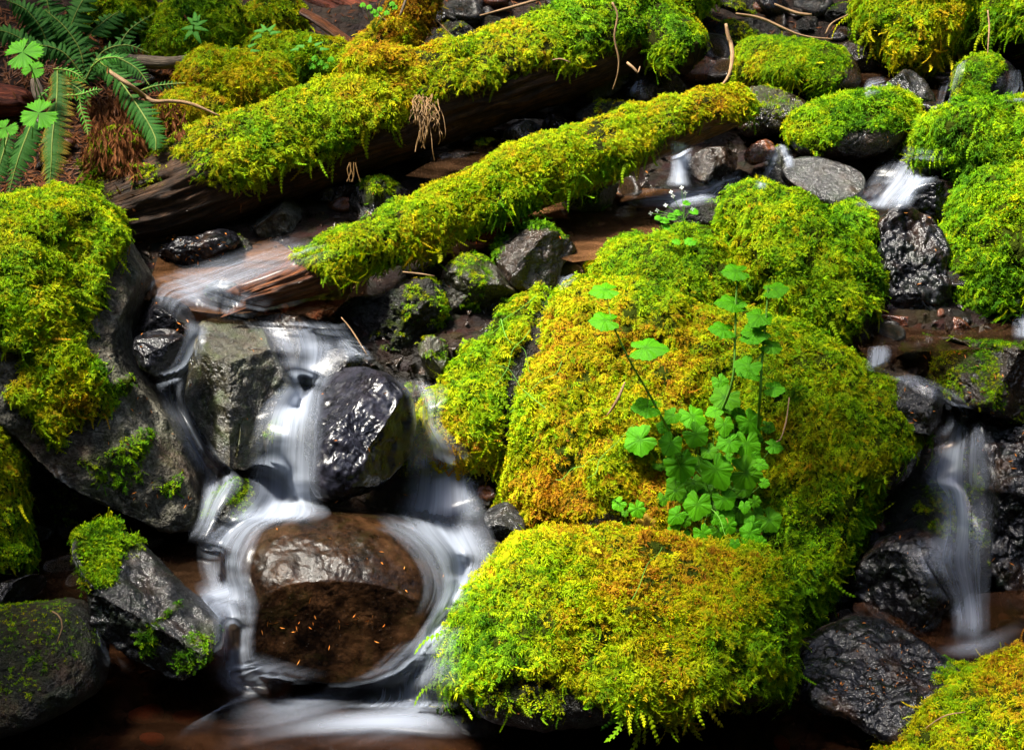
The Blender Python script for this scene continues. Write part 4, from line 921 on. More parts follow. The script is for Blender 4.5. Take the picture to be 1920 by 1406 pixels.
tube('rotten_wood', 'red rotten stump wood with a bleached top at the left edge',
     [(-60,185,4.72,34),(0,188,4.72,34),(45,192,4.72,28),(62,200,4.72,16)], M_REDWOOD, cat='stump', seed=12, nA=32, groove=.03)
tube('bleached_splinter', 'pale splinter of wood standing beside the red rotten stump',
     [(64,150,4.66,8),(70,170,4.65,12),(74,188,4.64,9)], M_PALEWOOD, cat='wood', seed=13, nA=12)
tube('driftwood', 'grey bleached driftwood piece lying in front of the tall dark mound',
     [(225,108,4.86,9),(270,116,4.84,12),(320,118,4.84,11),(365,106,4.86,5),(420,94,4.9,2)], M_PALEWOOD, cat='wood', seed=14, nA=18, groove=.01)
tube('pale_branch', 'thin pale crooked branch passing under the sword fern to the big log',
     [(205,135,4.40,4),(240,158,4.38,5),(270,180,4.42,5),(288,191,4.42,5),(320,190,4.42,4),(360,196,4.42,4),(412,218,4.42,2)], M_TWIG, cat='branch', seed=15, nA=10)
tube('forked_stick', 'pale peeling stick standing in the stream right of the small mossy branch',
     [(1361,45,4.62,3),(1366,70,4.62,4),(1371,85,4.62,4),(1373,110,4.60,4),(1365,145,4.58,3),(1338,177,4.56,2)], M_TWIG, cat='stick', seed=16, nA=10)
tube('orange_stick', 'short orange stick lying at the top behind the flat oval rock',
     [(1452,8,4.95,2),(1480,20,4.94,3),(1500,26,4.93,3),(1522,28,4.92,2)], M_TWIG, cat='stick', seed=17, nA=8)
for i, (lab, pts) in enumerate([
    ('thin brown twig hanging in front of the big log near its bend', [(1148,5,4.45,2),(1158,30,4.45,2),(1152,70,4.46,2),(1160,110,4.47,2),(1158,140,4.48,1.5),(1149,168,4.5,1)]),
    ('twig bent across the big log above the wet ledge', [(1036,113,4.42,1),(1052,111,4.41,1.5),(1070,118,4.41,1)]),
    ('reddish twig hanging from the top right corner moss', [(1852,20,4.70,1.5),(1855,50,4.69,2),(1853,85,4.68,1.5),(1852,102,4.68,1)]),
    ('thin grey twig leaning on the moss behind the big log', [(640,130,4.75,1),(668,115,4.75,1.5),(700,90,4.77,1)]),
    ('dark twig crossing behind the big log at the top', [(780,-10,4.9,2),(800,20,4.88,2),(830,50,4.86,1.5),(852,72,4.86,1)]),
    ('curved orange twig under the small mossy branch', [(1176,118,4.65,3),(1190,130,4.64,3),(1196,138,4.64,2),(1200,125,4.64,1)]),
    ('pale broken twig lying on the golden moss', [(1172,716,3.60,1.5),(1160,745,3.59,3),(1145,770,3.6,2.5),(1138,778,3.6,1)]),
    ('thin brown twig hanging down the golden boulder right of the leaves', [(1480,745,3.66,1),(1474,790,3.64,1.5),(1464,822,3.63,1),(1455,828,3.63,1)]),
    ('fallen twig on the dim mossy rock in the corner', [(1735,1365,3.25,1),(1770,1342,3.24,1.5),(1810,1334,3.24,1)]),
    ('thin twig across the dark gravel under the smaller log', [(755,510,4.06,1.5),(790,514,4.06,2),(815,518,4.07,1)]),
    ('bent dry stem on the bottom left boulder', [(97,1145,3.36,1),(112,1155,3.35,1.5),(117,1175,3.35,1.5),(112,1190,3.35,1),(107,1205,3.35,1)]),
    ('small bare twig slanting over the right rivulet above the black rock', [(640,595,3.98,1),(660,620,3.97,1.5),(690,668,3.95,1.5)]),
    ('white lichen twig at the top left of the rusty stump branch', [(763,-5,4.78,3),(757,12,4.78,3),(750,30,4.78,2)]),
    ('long bare stick lying on the shaded soil behind the big log bend', [(900,30,4.9,2),(960,14,4.92,3),(1030,-6,4.95,3)]),
    ('crooked dark stick across the stones at the top right', [(1380,26,4.85,2),(1430,36,4.86,3),(1500,66,4.84,2),(1560,74,4.84,1.5)]),
    ('short pale stick among the stones above the flat oval rock', [(1590,28,4.9,1.5),(1560,44,4.9,2),(1548,64,4.89,1.5)]),
    ('pale twig leaning down from the red log edge', [(710,30,4.8,1.5),(725,40,4.8,1.5),(730,50,4.8,1),(722,64,4.8,1.5)])]):
    tube('twig', lab, pts, M_PALEWOOD if i == 12 else M_TWIG, cat='twig', seed=30 + i, nA=6, step=.01, amp=.0008, groove=.0003)

# white foam-like lichen patch on the moss behind the log
BVH = make_bvh()

# ------------------------------------------------------------------ cobbles and gravel in the gaps
def cobble_mesh(seed, k=10):
    n = 12; th = np.linspace(0, 2 * math.pi, n, endpoint=False); t = np.linspace(0, math.pi, 9)[1:-1]
    V = [(math.sin(a) * math.cos(b), math.sin(a) * math.sin(b), math.cos(a)) for a in t for b in th] + [(0, 0, 1), (0, 0, -1)]
    V = np.array(V); V = V * (1 + fbm(V + seed * 5.1, 1.1, 3, seed) * .42)[:, None] * np.array([1, .72, .5])
    Fc = []; m = len(t)
    for i in range(m - 1):
        for j in range(n): Fc.append((i * n + j, (i + 1) * n + j, (i + 1) * n + (j + 1) % n, i * n + (j + 1) % n))
    for j in range(n): Fc.append((m * n, j, (j + 1) % n)); Fc.append((m * n + 1, (m - 1) * n + (j + 1) % n, (m - 1) * n + j))
    me = mesh('stone', V, Fc, True); return me
CMAT = ['brown', 'dark', 'black', 'olive', 'brown', 'grey', 'red']
CM = []
for k in range(14):
    me = cobble_mesh(k); me.materials.append(MR[CMAT[k % 7]]); CM.append(me)
cnt = 0
for k in range(1700):
    top_ = k < 200
    u, v = (random.uniform(820, 1660), random.uniform(0, 150)) if top_ else (random.uniform(0, 1920), random.uniform(150, 1406))
    h = hit(BVH, u, v)
    if h is None: continue
    p = np.array(h[0])
    if abs(p[2] - float(G(p[0], p[1]))) > .006: continue
    if cnt >= 280: break
    if u < 450 and v < 380 and random.random() < .8: continue
    if 250 < u < 900 and 400 < v < 1320 or 1700 < u < 1880 and 760 < v < 1240 or 1600 < u < 1770 and 270 < v < 400 or 1180 < u < 1500 and 250 < v < 400: continue
    if top_ and cnt >= 60: continue
    s = random.choice([.03, .04, .055, .07]) if top_ else random.choice([.010, .014, .02, .028, .038, .05])
    o = bpy.data.objects.new('stone', random.choice(CM)); COL.objects.link(o); cnt += 1
    o.location = Vector((p[0], p[1], p[2] + s * .15)); o.rotation_euler = (random.uniform(-.4, .4), random.uniform(-.4, .4), random.uniform(0, 6.3)); o.scale = (s, s, s)
    near = min(PLACES, key=lambda q: (q[0][0] - u) ** 2 + (q[0][1] - v) ** 2)[1]
    for w in (' with ', ' in ', ' at ', ' on ', ' beside ', ' under ', ' behind ', ' above ', ' by ', ' cut ', ' carrying', ' splitting', ' lying', ' standing', ' wedged', ' dripping', ' between ', ' left ', ' right ', ' below ', ' the water', ' that ', ' where ', ' strewn', ' sprinkled', ' dotted', ',', ' of ', ' leaning', ' tucked', ' sprouting', ' rising', ' half ', ' beneath ', ' near ', ' against ', ' to ', ' draped', ' awash'): near = near.split(w)[0]
    tone = {'wet_brown_stone': 'brown', 'dark_stone': 'dark', 'wet_black_basalt': 'black', 'olive_algae_stone': 'olive', 'wet_grey_stone': 'grey', 'wet_rust_red_stone': 'rusty red'}[o.data.materials[0].name]
    prop(o, ('little' if s < .018 else 'fist sized' if s > .033 else 'small') + ' wet %s stone lying near the %s' % (tone, near), 'stone', 'small stones of the stream bed')
# gravel and litter fragments: one uncountable mass
def scatter(name, n, box, mk, mat, label, cat, test=None):
    V, Fc, A = [], [], []
    for k in range(n):
        u, v = random.uniform(box[0], box[2]), random.uniform(box[1], box[3]); h = hit(BVH, u, v)
        if h is None: continue
        p = np.array(h[0]); nn = np.array(h[1])
        if test and not test(p, nn, u, v): continue
        vv, ff = mk(p, nn); b = len(V); V.extend(vv); Fc.extend([[i + b for i in f] for f in ff])
    if not V: return
    me = mesh(name, V, Fc, False); o = obj(name, me, None, mat); prop(o, label, cat, kind='stuff'); return o
def frag(p, nn):
    s = random.uniform(.004, .011); nn = nn if nn[2] > 0 else -nn
    pts = [p + np.array([random.gauss(0, 1), random.gauss(0, 1), random.gauss(0, .6) + .5]) * s for _ in range(4)]
    return pts, [(0, 1, 2), (0, 2, 3), (0, 3, 1), (1, 3, 2)]
on_ground = lambda p, nn, u, v: abs(p[2] - float(G(p[0], p[1]))) < .006
scatter('gravel', 6000, (0, 150, 1920, 1406), frag, MR['brown'], 'wet brown gravel packed between the rocks', 'gravel', lambda p, nn, u, v: on_ground(p, nn, u, v) and not (u < 450 and v < 380))
def needle(L0, L1, w):
    def f(p, nn):
        nn = nrm(nn if nn @ (CAM - p) > 0 else -nn); d = nrm(np.cross(nn, np.random.default_rng(random.randrange(1 << 30)).standard_normal(3)))
        s = np.cross(nn, d); L = random.uniform(L0, L1); q = p + nn * .003
        return [q - d * L / 2, q + s * w, q + d * L / 2, q - s * w + nn * .002], [(0, 1, 2), (0, 2, 3)]
    return f
scatter('litter', 3800, (0, 20, 460, 400), needle(.015, .05, .0028), M_DEAD, 'brown dead fern bits and needles on the left bank', 'leaf litter',
        lambda p, nn, u, v: on_ground(p, nn, u, v) or random.random() < .03)
scatter('litter', 1500, (440, 0, 1920, 200), needle(.012, .04, .002), M_DEAD, 'brown needles and bark crumbs along the shaded top of the stream', 'leaf litter', on_ground)
M_NEEDLE = leaf_mat('orange_needles', (0.38, 0.12, 0.02), (0.5, 0.22, 0.05), trans=.1)
NB = [(255,380,0,0),]
scatter('needles', 90, (1560, 1170, 1780, 1330), needle(.005, .011, .0008), M_NEEDLE, 'orange conifer needles sprinkled on the flat dark boulder', 'needles')
scatter('needles', 26, (490, 1150, 720, 1185), needle(.006, .014, .0009), M_NEEDLE, 'orange conifer needles in a line on the domed brown boulder', 'needles')
scatter('needles', 30, (300, 440, 430, 510), needle(.008, .014, .0012), M_NEEDLE, 'orange conifer needles on the dark rock at the foot of the big log', 'needles')
scatter('needles', 60, (180, 450, 380, 950), needle(.008, .014, .001), M_NEEDLE, 'tan conifer needles stuck to the huge pale boulder', 'needles')
scatter('needles', 45, (1690, 640, 1920, 900), needle(.008, .016, .0012), M_NEEDLE, 'orange needles on the long horizontal rock', 'needles')
scatter('needles', 260, (450, 200, 1920, 1400), needle(.006, .016, .001), M_NEEDLE, 'stray needles and leaf bits fallen on the rocks and moss', 'needles')
# dead drooping fern skirt
def deadbit(p, nn):
    L = random.uniform(.02, .045); w = random.uniform(.002, .005); d = nrm(np.array([random.gauss(0, .5), random.gauss(-.3, .3), -1])); s = nrm(np.cross(d, nn)); q = p + nn * random.uniform(.003, .03)
    return [q, q + d * L * .5 + s * w, q + d * L, q + d * L * .5 - s * w + nn * .004], [(0, 1, 2), (0, 2, 3)]
scatter('litter', 1500, (165, 190, 262, 330), deadbit, M_DEAD, 'hanging skirt of dead brown fern fronds above the big log', 'leaf litter')
scatter('litter', 300, (300, 195, 345, 265), deadbit, M_DEAD, 'rusty dead frond lying on the yellow hummock', 'leaf litter')

# ------------------------------------------------------------------ still water
def pool(name, label, poly, z, mat):
    u = np.array([p[0] for p in poly], float); v = np.array([p[1] for p in poly], float); r = ray(u, v); t = (z - CAM[2]) / r[:, 2]
    W = CAM + r * t[:, None]
    if np.sum(W[:, 0] * np.roll(W[:, 1], -1) - np.roll(W[:, 0], -1) * W[:, 1]) < 0: W = W[::-1]
    me = mesh(name, W, [list(range(len(W)))], True); me.update(); o = obj(name, me, None, mat); prop(o, label, 'water', kind='structure')
    T = [(0, i, i + 1, i + 1) for i in range(1, len(W) - 1)]; add_solid(W, np.array(T)); return o
pool('water', 'dark still pool along the bottom edge', [(-500,1120),(200,1130),(480,1235),(860,1245),(1480,1270),(1700,1290),(2100,1180),(2600,1500),(2400,2600),(-600,2600),(-800,1500)], 0.0, M_POOLD)
pool('water', 'brown shallow pool behind the green-capped rock', [(640,372),(1000,340),(1180,352),(1420,362),(1400,420),(1240,462),(1120,486),(1075,492),(1000,470),(900,455),(760,440)], 0.545, M_POOLU)
pool('water', 'shallow tea coloured stream at the brink above the waterfalls', [(270,560),(300,470),(480,410),(660,395),(700,480),(640,575),(560,590),(400,588),(300,575)], 0.500, M_POOLU)
pool('water', 'brown backwater left of the angular grey rock', [(20,880),(220,930),(360,985),(470,960),(470,1130),(400,1180),(240,1090),(160,1130),(20,1140),(-100,1100),(-100,900)], 0.105, M_POOL)
pool('water', 'reddish pool between the arched boulder and the long rock', [(1600,560),(1980,560),(2000,650),(1700,660),(1640,690),(1600,640)], 0.43, M_POOL)
pool('water', 'dark pool under the right hand waterfall', [(1600,1130),(1990,1100),(2050,1300),(1700,1290),(1600,1200)], 0.06, M_POOLD)
pool('water', 'thin film of stream between the logs and the top rocks', [(760,330),(900,250),(1100,170),(1220,150),(1250,230),(1150,290),(1000,300),(850,340)], 0.63, M_POOL)
pool('water', 'brown run of water at the top right behind the oval rocks', [(1500,100),(1560,40),(1700,40),(1790,130),(1760,215),(1640,205)], 0.70, M_POOL)
BVH = make_bvh()

# ------------------------------------------------------------------ silky falling and running water
def silk(label, secs, n=70, m=17, fade=.1, lift=.012, cap='fade', smooth=5, name='waterfall', offs=0.0, bulge=.006, kind=None):
    """secs: (u_left, v_left, u_right, v_right, opacity[, extra_lift]) across the flow, listed downstream"""
    S = np.array([list(s) + [0.0] * (6 - len(s)) for s in secs], float)
    q = catmull(S, n); f = np.linspace(0, 1, m)
    q[:, :4] += np.c_[q[:, 0] - q[:, 2], q[:, 1] - q[:, 3], q[:, 2] - q[:, 0], q[:, 3] - q[:, 1]] * .14 * (0 if name == 'foam' else 1)
    U = q[:, 0:1] * (1 - f) + q[:, 2:3] * f; Vv = q[:, 1:2] * (1 - f) + q[:, 3:4] * f
    Dp = np.zeros_like(U)
    for i in range(n):
        for j in range(m): Dp[i, j] = hit_depth(BVH, U[i, j], Vv[i, j])
    # take the nearer of the neighbours, then smooth: water bridges hollows
    K = Dp.copy()
    for _ in range(2):
        Pd = np.pad(K, 1, mode='edge'); K = np.minimum.reduce([Pd[1:-1, 1:-1], Pd[:-2, 1:-1], Pd[2:, 1:-1], Pd[1:-1, :-2], Pd[1:-1, 2:]])
    for _ in range(smooth):
        Pd = np.pad(K, 1, mode='edge'); K = (Pd[1:-1, 1:-1] * 2 + Pd[:-2, 1:-1] + Pd[2:, 1:-1] + Pd[1:-1, :-2] + Pd[1:-1, 2:]) / 6
    K = np.minimum(K, Dp - .004)
    K = K - lift - q[:, 5:6] - bulge * np.sin(np.pi * f)[None]
    W = P3(U, Vv, K).reshape(-1, 3)
    L = np.r_[0, np.cumsum(np.linalg.norm(np.diff(W.reshape(n, m, 3)[:, m // 2], axis=0), axis=1))]
    wid = np.linalg.norm(W.reshape(n, m, 3)[:, -1] - W.reshape(n, m, 3)[:, 0], axis=1).mean()
    uv = np.stack([np.repeat(L[:, None], m, 1) + offs, np.repeat((f * wid)[None], n, 0) + offs * 3], -1).reshape(-1, 2)
    ef = np.sin(np.pi * f) ** 1.3; en = smooth01(np.linspace(0, 1, n), 0, fade) * smooth01(1 - np.linspace(0, 1, n), 0, fade * 1.3)
    edge = (ef[None] * en[:, None]).ravel(); op = np.repeat(q[:, 4:5], m, 1).ravel()
    i = np.arange(n - 1)[:, None] * m + np.arange(m - 1); Q = np.stack([i, i + 1, i + m + 1, i + m], -1).reshape(-1, 4)
    base = W.mean(0); base[2] = W[:, 2].min()
    me = mesh(name, W, Q, True, origin=base, attrs={'op': op, 'edge': edge}, uv=uv); o = obj(name, me, None, M_FOAM if name == 'foam' else M_SILK); o.location = Vector(base)
    prop(o, label, 'waterfall' if name == 'waterfall' else 'water', kind=kind); return o
WS = [
 ('silky stream sliding in from under the smaller log towards the left brink', 'rapid', [(560,440,650,470,.05),(480,462,560,500,.2),(400,490,470,530,.42),(330,515,400,560,.42),(290,530,350,575,.3),(280,560,330,600,.15)]),
 ('thin white sheet washing over the stones above the tall olive slab', 'rapid', [(320,500,330,560,.15),(400,520,400,590,.35),(460,545,450,600,.2),(520,560,490,605,.1)]),
 ('left fall curling down between the huge boulder and the tall olive slab', 'waterfall', [(345,595,400,600,.15),(350,620,385,630,.45),(330,680,372,690,.55),(300,710,358,730,.45),(310,760,362,775,.5),(335,815,390,830,.5),(365,870,425,875,.45),(385,895,450,905,.4),(380,940,420,945,.55),(365,985,400,990,.4),(330,1010,400,1030,.25)]),
 ('broad fan of water spreading over the brown ledge above the central fall', 'waterfall', [(470,600,620,600,.1),(490,620,640,625,.35),(510,650,640,660,.5),(530,690,620,700,.6),(540,725,600,735,.8)]),
 ('narrow rivulet running down the right side of the ledge', 'waterfall', [(585,600,640,600,.1),(615,625,660,630,.4),(640,655,690,660,.45),(640,680,700,685,.15)]),
 ('main central waterfall pouring over a drowned rock in white ribbons', 'waterfall', [(545,710,598,720,.75),(520,740,598,745,.9),(500,765,594,775,.85),(488,800,592,805,.55),(482,840,590,845,.6),(480,890,588,895,1.0),(475,930,590,935,1.05),(440,965,600,965,.75),(410,985,560,985,.2)]),
 ('right waterfall dropping under the dripping mossy shoulder', 'waterfall', [(740,700,830,715,.1),(765,740,830,750,.3),(775,790,825,795,.35),(775,840,870,845,.5),(770,890,880,890,.7),(760,940,890,940,.8),(740,975,900,985,.75)]),
 ('thin separate strand of water falling beside the right waterfall', 'waterfall', [(858,850,876,850,.3),(860,880,876,880,.6),(858,920,878,920,.6),(850,960,885,960,.4)]),
 ('white water sweeping round the right side of the domed brown boulder', 'rapid', [(720,960,890,960,.3),(740,990,905,1000,.75),(790,1030,915,1045,.7),(815,1065,900,1078,.65),(825,1105,885,1095,.9),(815,1140,862,1125,.9),(790,1180,835,1160,.75),(760,1220,840,1190,.7),(700,1260,830,1250,.55),(600,1300,830,1310,.5)]),
 ('faint veil of water over the shoulder of the domed brown boulder', 'rapid', [(700,985,780,965,.05),(750,1010,850,1000,.2),(790,1060,880,1060,.28),(800,1110,880,1100,.2),(780,1160,860,1150,.15)]),
 ('foaming rivulet left of the domed brown boulder', 'rapid', [(480,955,600,955,.5),(430,975,500,985,.55),(385,1010,470,1030,.45),(380,1060,460,1075,.5),(390,1110,470,1110,.55),(345,1110,475,1145,.55)]),
 ('white tongue of water bending left above the lower step', 'rapid', [(470,1065,480,1160,.15),(420,1085,450,1160,.6),(370,1105,420,1170,.55),(400,1150,445,1170,.3)]),
 ('short white fall between the angular rock and the domed boulder', 'waterfall', [(385,1120,475,1120,.4),(405,1160,475,1160,.6),(408,1200,472,1200,.75),(405,1240,480,1240,.7),(380,1265,520,1260,.4)]),
 ('soft patch of foam at the foot of the short white fall', 'foam', [(370,1240,480,1215,.1),(400,1275,530,1235,.75),(440,1305,580,1250,.6),(520,1310,640,1260,.15)]),
 ('broad veil of white water slipping into the bottom pool left of the low mossy boulder', 'waterfall', [(760,1200,860,1170,.4),(720,1240,850,1210,.35),(690,1275,845,1260,.28),(680,1310,850,1310,.4),(640,1330,860,1330,.6)]),
 ('wide streak of foam spreading left over the bottom pool', 'foam', [(930,1345,920,1385,.05),(840,1325,830,1385,.4),(740,1325,730,1375,.55),(620,1330,620,1380,.5),(500,1345,500,1395,.2),(380,1360,380,1440,.1)]),
 ('second soft streak of foam below the domed boulder', 'foam', [(720,1265,690,1330,.1),(620,1280,600,1345,.35),(520,1300,500,1370,.4),(400,1310,380,1380,.1)]),
 ('curl of foam turning towards the bottom left of the pool', 'foam', [(560,1255,520,1300,.2),(470,1290,420,1330,.3),(420,1330,350,1360,.25),(400,1390,300,1400,.08)]),
 ('loose foam fanning towards the bottom edge under the low mossy boulder', 'foam', [(870,1290,800,1250,.2),(850,1345,740,1300,.4),(780,1380,640,1340,.25),(660,1420,520,1390,.08)]),
 ('faint dark water veil right of the foam at the bottom', 'foam', [(860,1310,850,1360,.3),(900,1345,880,1380,.2),(1000,1365,980,1400,.08)]),
 ('short thin waterfall under the upper end of the smaller log', 'waterfall', [(1258,262,1296,270,.5),(1260,285,1294,290,1.0),(1260,320,1292,322,1.0),(1250,352,1300,354,.9)]),
 ('white streaks running left from the foot of the short thin waterfall', 'rapid', [(1345,335,1355,375,.1),(1290,352,1290,385,.5),(1230,355,1230,385,.45),(1160,370,1160,385,.15)]),
 ('thin curved rill left of the speckled wet rock', 'rapid', [(1395,325,1385,340,.1),(1350,335,1360,355,.45),(1320,350,1335,372,.5),(1280,358,1290,382,.2)]),
 ('left strand of the little double fall', 'waterfall', [(1450,272,1470,272,.1),(1435,300,1458,305,.5),(1422,330,1442,332,.5),(1415,355,1435,358,.2)]),
 ('right strand of the little double fall', 'waterfall', [(1458,255,1474,258,.1),(1462,275,1480,276,.6),(1470,300,1488,302,.6),(1475,318,1490,316,.2)]),
 ('fan shaped fall at the right under the mossy lobe', 'waterfall', [(1680,270,1760,280,.05),(1665,300,1762,300,.3),(1640,340,1745,335,.5),(1618,370,1710,372,.6),(1605,390,1690,400,.4)]),
 ('bright right edge of the fan shaped fall', 'waterfall', [(1740,285,1765,300,.3),(1715,315,1760,325,.7),(1690,345,1725,350,.65),(1665,385,1700,395,.4)]),
 ('thin waterfall in shade at the top right', 'waterfall', [(1790,65,1812,65,.05),(1782,100,1812,100,.25),(1768,150,1800,150,.2),(1755,205,1785,205,.12)]),
 ('bright thread of water beside the thin shaded waterfall', 'waterfall', [(1800,70,1812,72,.2),(1800,100,1812,100,.5),(1796,120,1806,122,.2)]),
 ('pale little fall at the right edge by the small round mossy rock', 'waterfall', [(1895,130,1930,130,.2),(1890,165,1935,165,.35),(1875,190,1930,195,.25)]),
 ('small run of water beside the flat oval rock at the top', 'rapid', [(1660,145,1665,165,.1),(1630,150,1635,178,.4),(1618,165,1622,185,.2)]),
 ('tiny fall near the thin twigs at the top middle', 'waterfall', [(1190,140,1205,140,.2),(1180,165,1205,165,.35),(1170,185,1215,185,.2)]),
 ('short step of white water at the outlet of the red pool', 'waterfall', [(1632,648,1665,645,.2),(1630,665,1668,662,.6),(1628,690,1665,690,.55),(1640,700,1690,702,.3)]),
 ('stream running under the long horizontal rock to the right fall', 'rapid', [(1630,690,1668,680,.3),(1680,712,1700,698,.4),(1740,745,1760,722,.3),(1790,775,1815,755,.15),(1780,800,1840,790,.1)]),
 ('right hand waterfall pouring into the dark pool', 'waterfall', [(1772,775,1840,780,.1),(1765,805,1848,810,.4),(1748,850,1852,855,.6),(1738,900,1855,905,.65),(1758,930,1852,930,.5),(1765,990,1852,990,.55),(1755,1050,1850,1050,.55),(1780,1110,1848,1110,.5),(1790,1170,1850,1170,.5),(1780,1210,1850,1215,.2)]),
 ('spray skirt at the left of the right hand waterfall', 'waterfall', [(1700,1010,1780,1000,.15),(1700,1040,1790,1040,.22),(1720,1080,1820,1090,.25),(1760,1130,1835,1140,.2)]),
 ('streak of foam crossing the dark pool under the right hand waterfall', 'foam', [(1730,1215,1740,1235,.1),(1800,1200,1810,1235,.4),(1860,1180,1870,1225,.3),(1930,1150,1940,1190,.2)]),
 ('pale fall at the right edge over the red pool', 'waterfall', [(1908,560,1945,560,.3),(1904,595,1945,595,.45),(1900,635,1945,640,.4)]),
 ('foamy water in the shade left of the huge boulder foot', 'rapid', [(60,880,110,870,.05),(75,920,130,905,.18),(100,955,170,940,.25),(140,965,200,955,.08)]),
 ('thin dark water slipping between the angular rock and the bottom left boulder', 'waterfall', [(175,1170,190,1175,.05),(185,1210,215,1225,.2),(200,1245,240,1245,.3),(220,1262,280,1255,.12)]),
]
for k, (lab, nm, secs) in enumerate(WS):
    silk(lab, secs, name=nm, offs=k * 1.37, n=56, m=15 if nm == 'foam' else 13, fade=.42 if nm == 'foam' else .1)
# gentle white streaks at the pool by the green-capped rock
silk('curl of white water right of the green-capped rock', [(1078,500,1090,506,.05),(1058,512,1078,522,.22),(1048,526,1064,538,.2),(1044,542,1056,550,.05)], name='rapid', n=24, m=9)

# ------------------------------------------------------------------ plants
def leaf_mesh(name, nl=5, seed=0, scal=2, pointed=0.0, cup=.15):
    """round lobed leaf with a notch at the stalk; x forward, unit radius"""
    r = random.Random(seed); n = 72; V = [(0, 0, 0)]; vein = [1.0]; rings = (.35, .7, 1.0)
    for k, rg in enumerate(rings):
        for i in range(n):
            a = -math.pi + 2 * math.pi * i / n
            lob = .93 + .07 * math.cos(a * nl) + .035 * math.cos(a * nl * 3 + 1) + pointed * max(0, math.cos(a)) ** 6 * .6
            notch = 1 - .72 * math.exp(-((abs(a) - math.pi) / .25) ** 2)
            rad = lob * notch * rg; x, y = rad * math.cos(a) + .25 * 0, rad * math.sin(a)
            vn = max(0, math.cos(a * nl)) ** 24; z = -cup * rad * rad + .05 * rg * math.cos(a * nl) * (1) - .04 * vn * rg + .03 * r.uniform(-1, 1) * rg
            V.append((x, y, z)); vein.append(vn * (1 - .5 * rg))
    Fc = [(0, 1 + i, 1 + (i + 1) % n) for i in range(n) if i != n - 1]
    for k in range(len(rings) - 1):
        for i in range(n - 1): a = 1 + k * n + i; Fc.append((a, a + n, a + n + 1, a + 1))
    me = mesh(name, V, Fc, True, attrs={'vein': vein}); return me
LM = []
for k in range(5):
    a = leaf_mesh('leaf', 7 if k % 2 else 5, k, pointed=.25 * (k % 3)); a.materials.append(M_LEAF if k != 3 else M_LEAFD); LM.append(a)
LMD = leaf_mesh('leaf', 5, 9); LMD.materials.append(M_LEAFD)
LMY = leaf_mesh('leaf', 5, 10); LMY.materials.append(M_LEAFY)
def add_leaf(parent, p, s, normal, point, me, name='leaf', label=None):
    z = Vector(normal).normalized(); x = Vector(point); x = (x - z * x.dot(z)).normalized(); y = z.cross(x)
    o = bpy.data.objects.new(name, me); COL.objects.link(o); o.parent = parent
    M_ = Matrix((x, y, z)).transposed().to_4x4(); M_.translation = Vector(p) - Vector(parent.location)
    o.matrix_local = M_ @ Matrix.Diagonal((s, s, s, 1)); 
    if label: o['label'] = label
    return o
def stem_part(parent, pts3, r, mat, name='stem', nA=6):
    p = np.array(pts3, float); n = max(6, len(p) * 6); c = catmull(p, n); t = nrm(np.gradient(c, axis=0)); a = nrm(np.cross(t, [.3, .9, .1])); b = np.cross(t, a)
    th = np.linspace(0, 2 * math.pi, nA, endpoint=False); rr = r * np.linspace(1, .55, n)
    V = (c[:, None] + (a[:, None] * np.cos(th)[None, :, None] + b[:, None] * np.sin(th)[None, :, None]) * rr[:, None, None]).reshape(-1, 3)
    i = np.arange(n - 1)[:, None] * nA; j = np.arange(nA); jn = (j + 1) % nA; Q = np.stack([i + j, i + jn, i + nA + jn, i + nA + j], -1).reshape(-1, 4)
    me = mesh(name, V, Q, True, origin=np.array(parent.location)); o = obj(name, me, None, mat); o.parent = parent; return o
TOC = nrm(CAM - np.array([.3, -.2, .4]))                       # roughly towards the viewer
def leafy_plant(label, leaves, root_px, cat='plant', lift=(.03, .10), group=None, stems=True):
    """leaves: (u, v, radius_px, tilt, heading_deg, type). Leaves stand off the moss on stalks that meet at the crown"""
    hr = hit(BVH, *root_px); r0 = np.array(hr[0]); root = empty('leafy_plant', r0, label, cat, group)
    for k, (u, v, rp, ti, hd, ty) in enumerate(leaves):
        d0 = hit_depth(BVH, u, v); df = random.uniform(*lift) if ty != 'd' else lift[0] * .6
        d = d0 - df; p = P3(u, v, d); s = rp * 1.08 * d / FPX
        nz = nrm(np.array([random.uniform(-.25, .25), -.15, .9]) * (1 - ti) + TOC * ti + RNG.standard_normal(3) * .09)
        h = math.radians(hd); pt = np.array([math.sin(h), -.5 * math.cos(h), -.6 * math.cos(h)])
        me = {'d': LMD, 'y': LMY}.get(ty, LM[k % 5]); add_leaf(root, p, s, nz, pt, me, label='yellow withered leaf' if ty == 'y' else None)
        if stems:
            q = r0 * .35 + p * .65 + np.array([0, 0, -.02]) - nz * .02
            stem_part(root, [r0 + RNG.standard_normal(3) * .012, (r0 + q) / 2 + nz * .02, q, p - nz * .002], .0011, M_STEM)
    return root
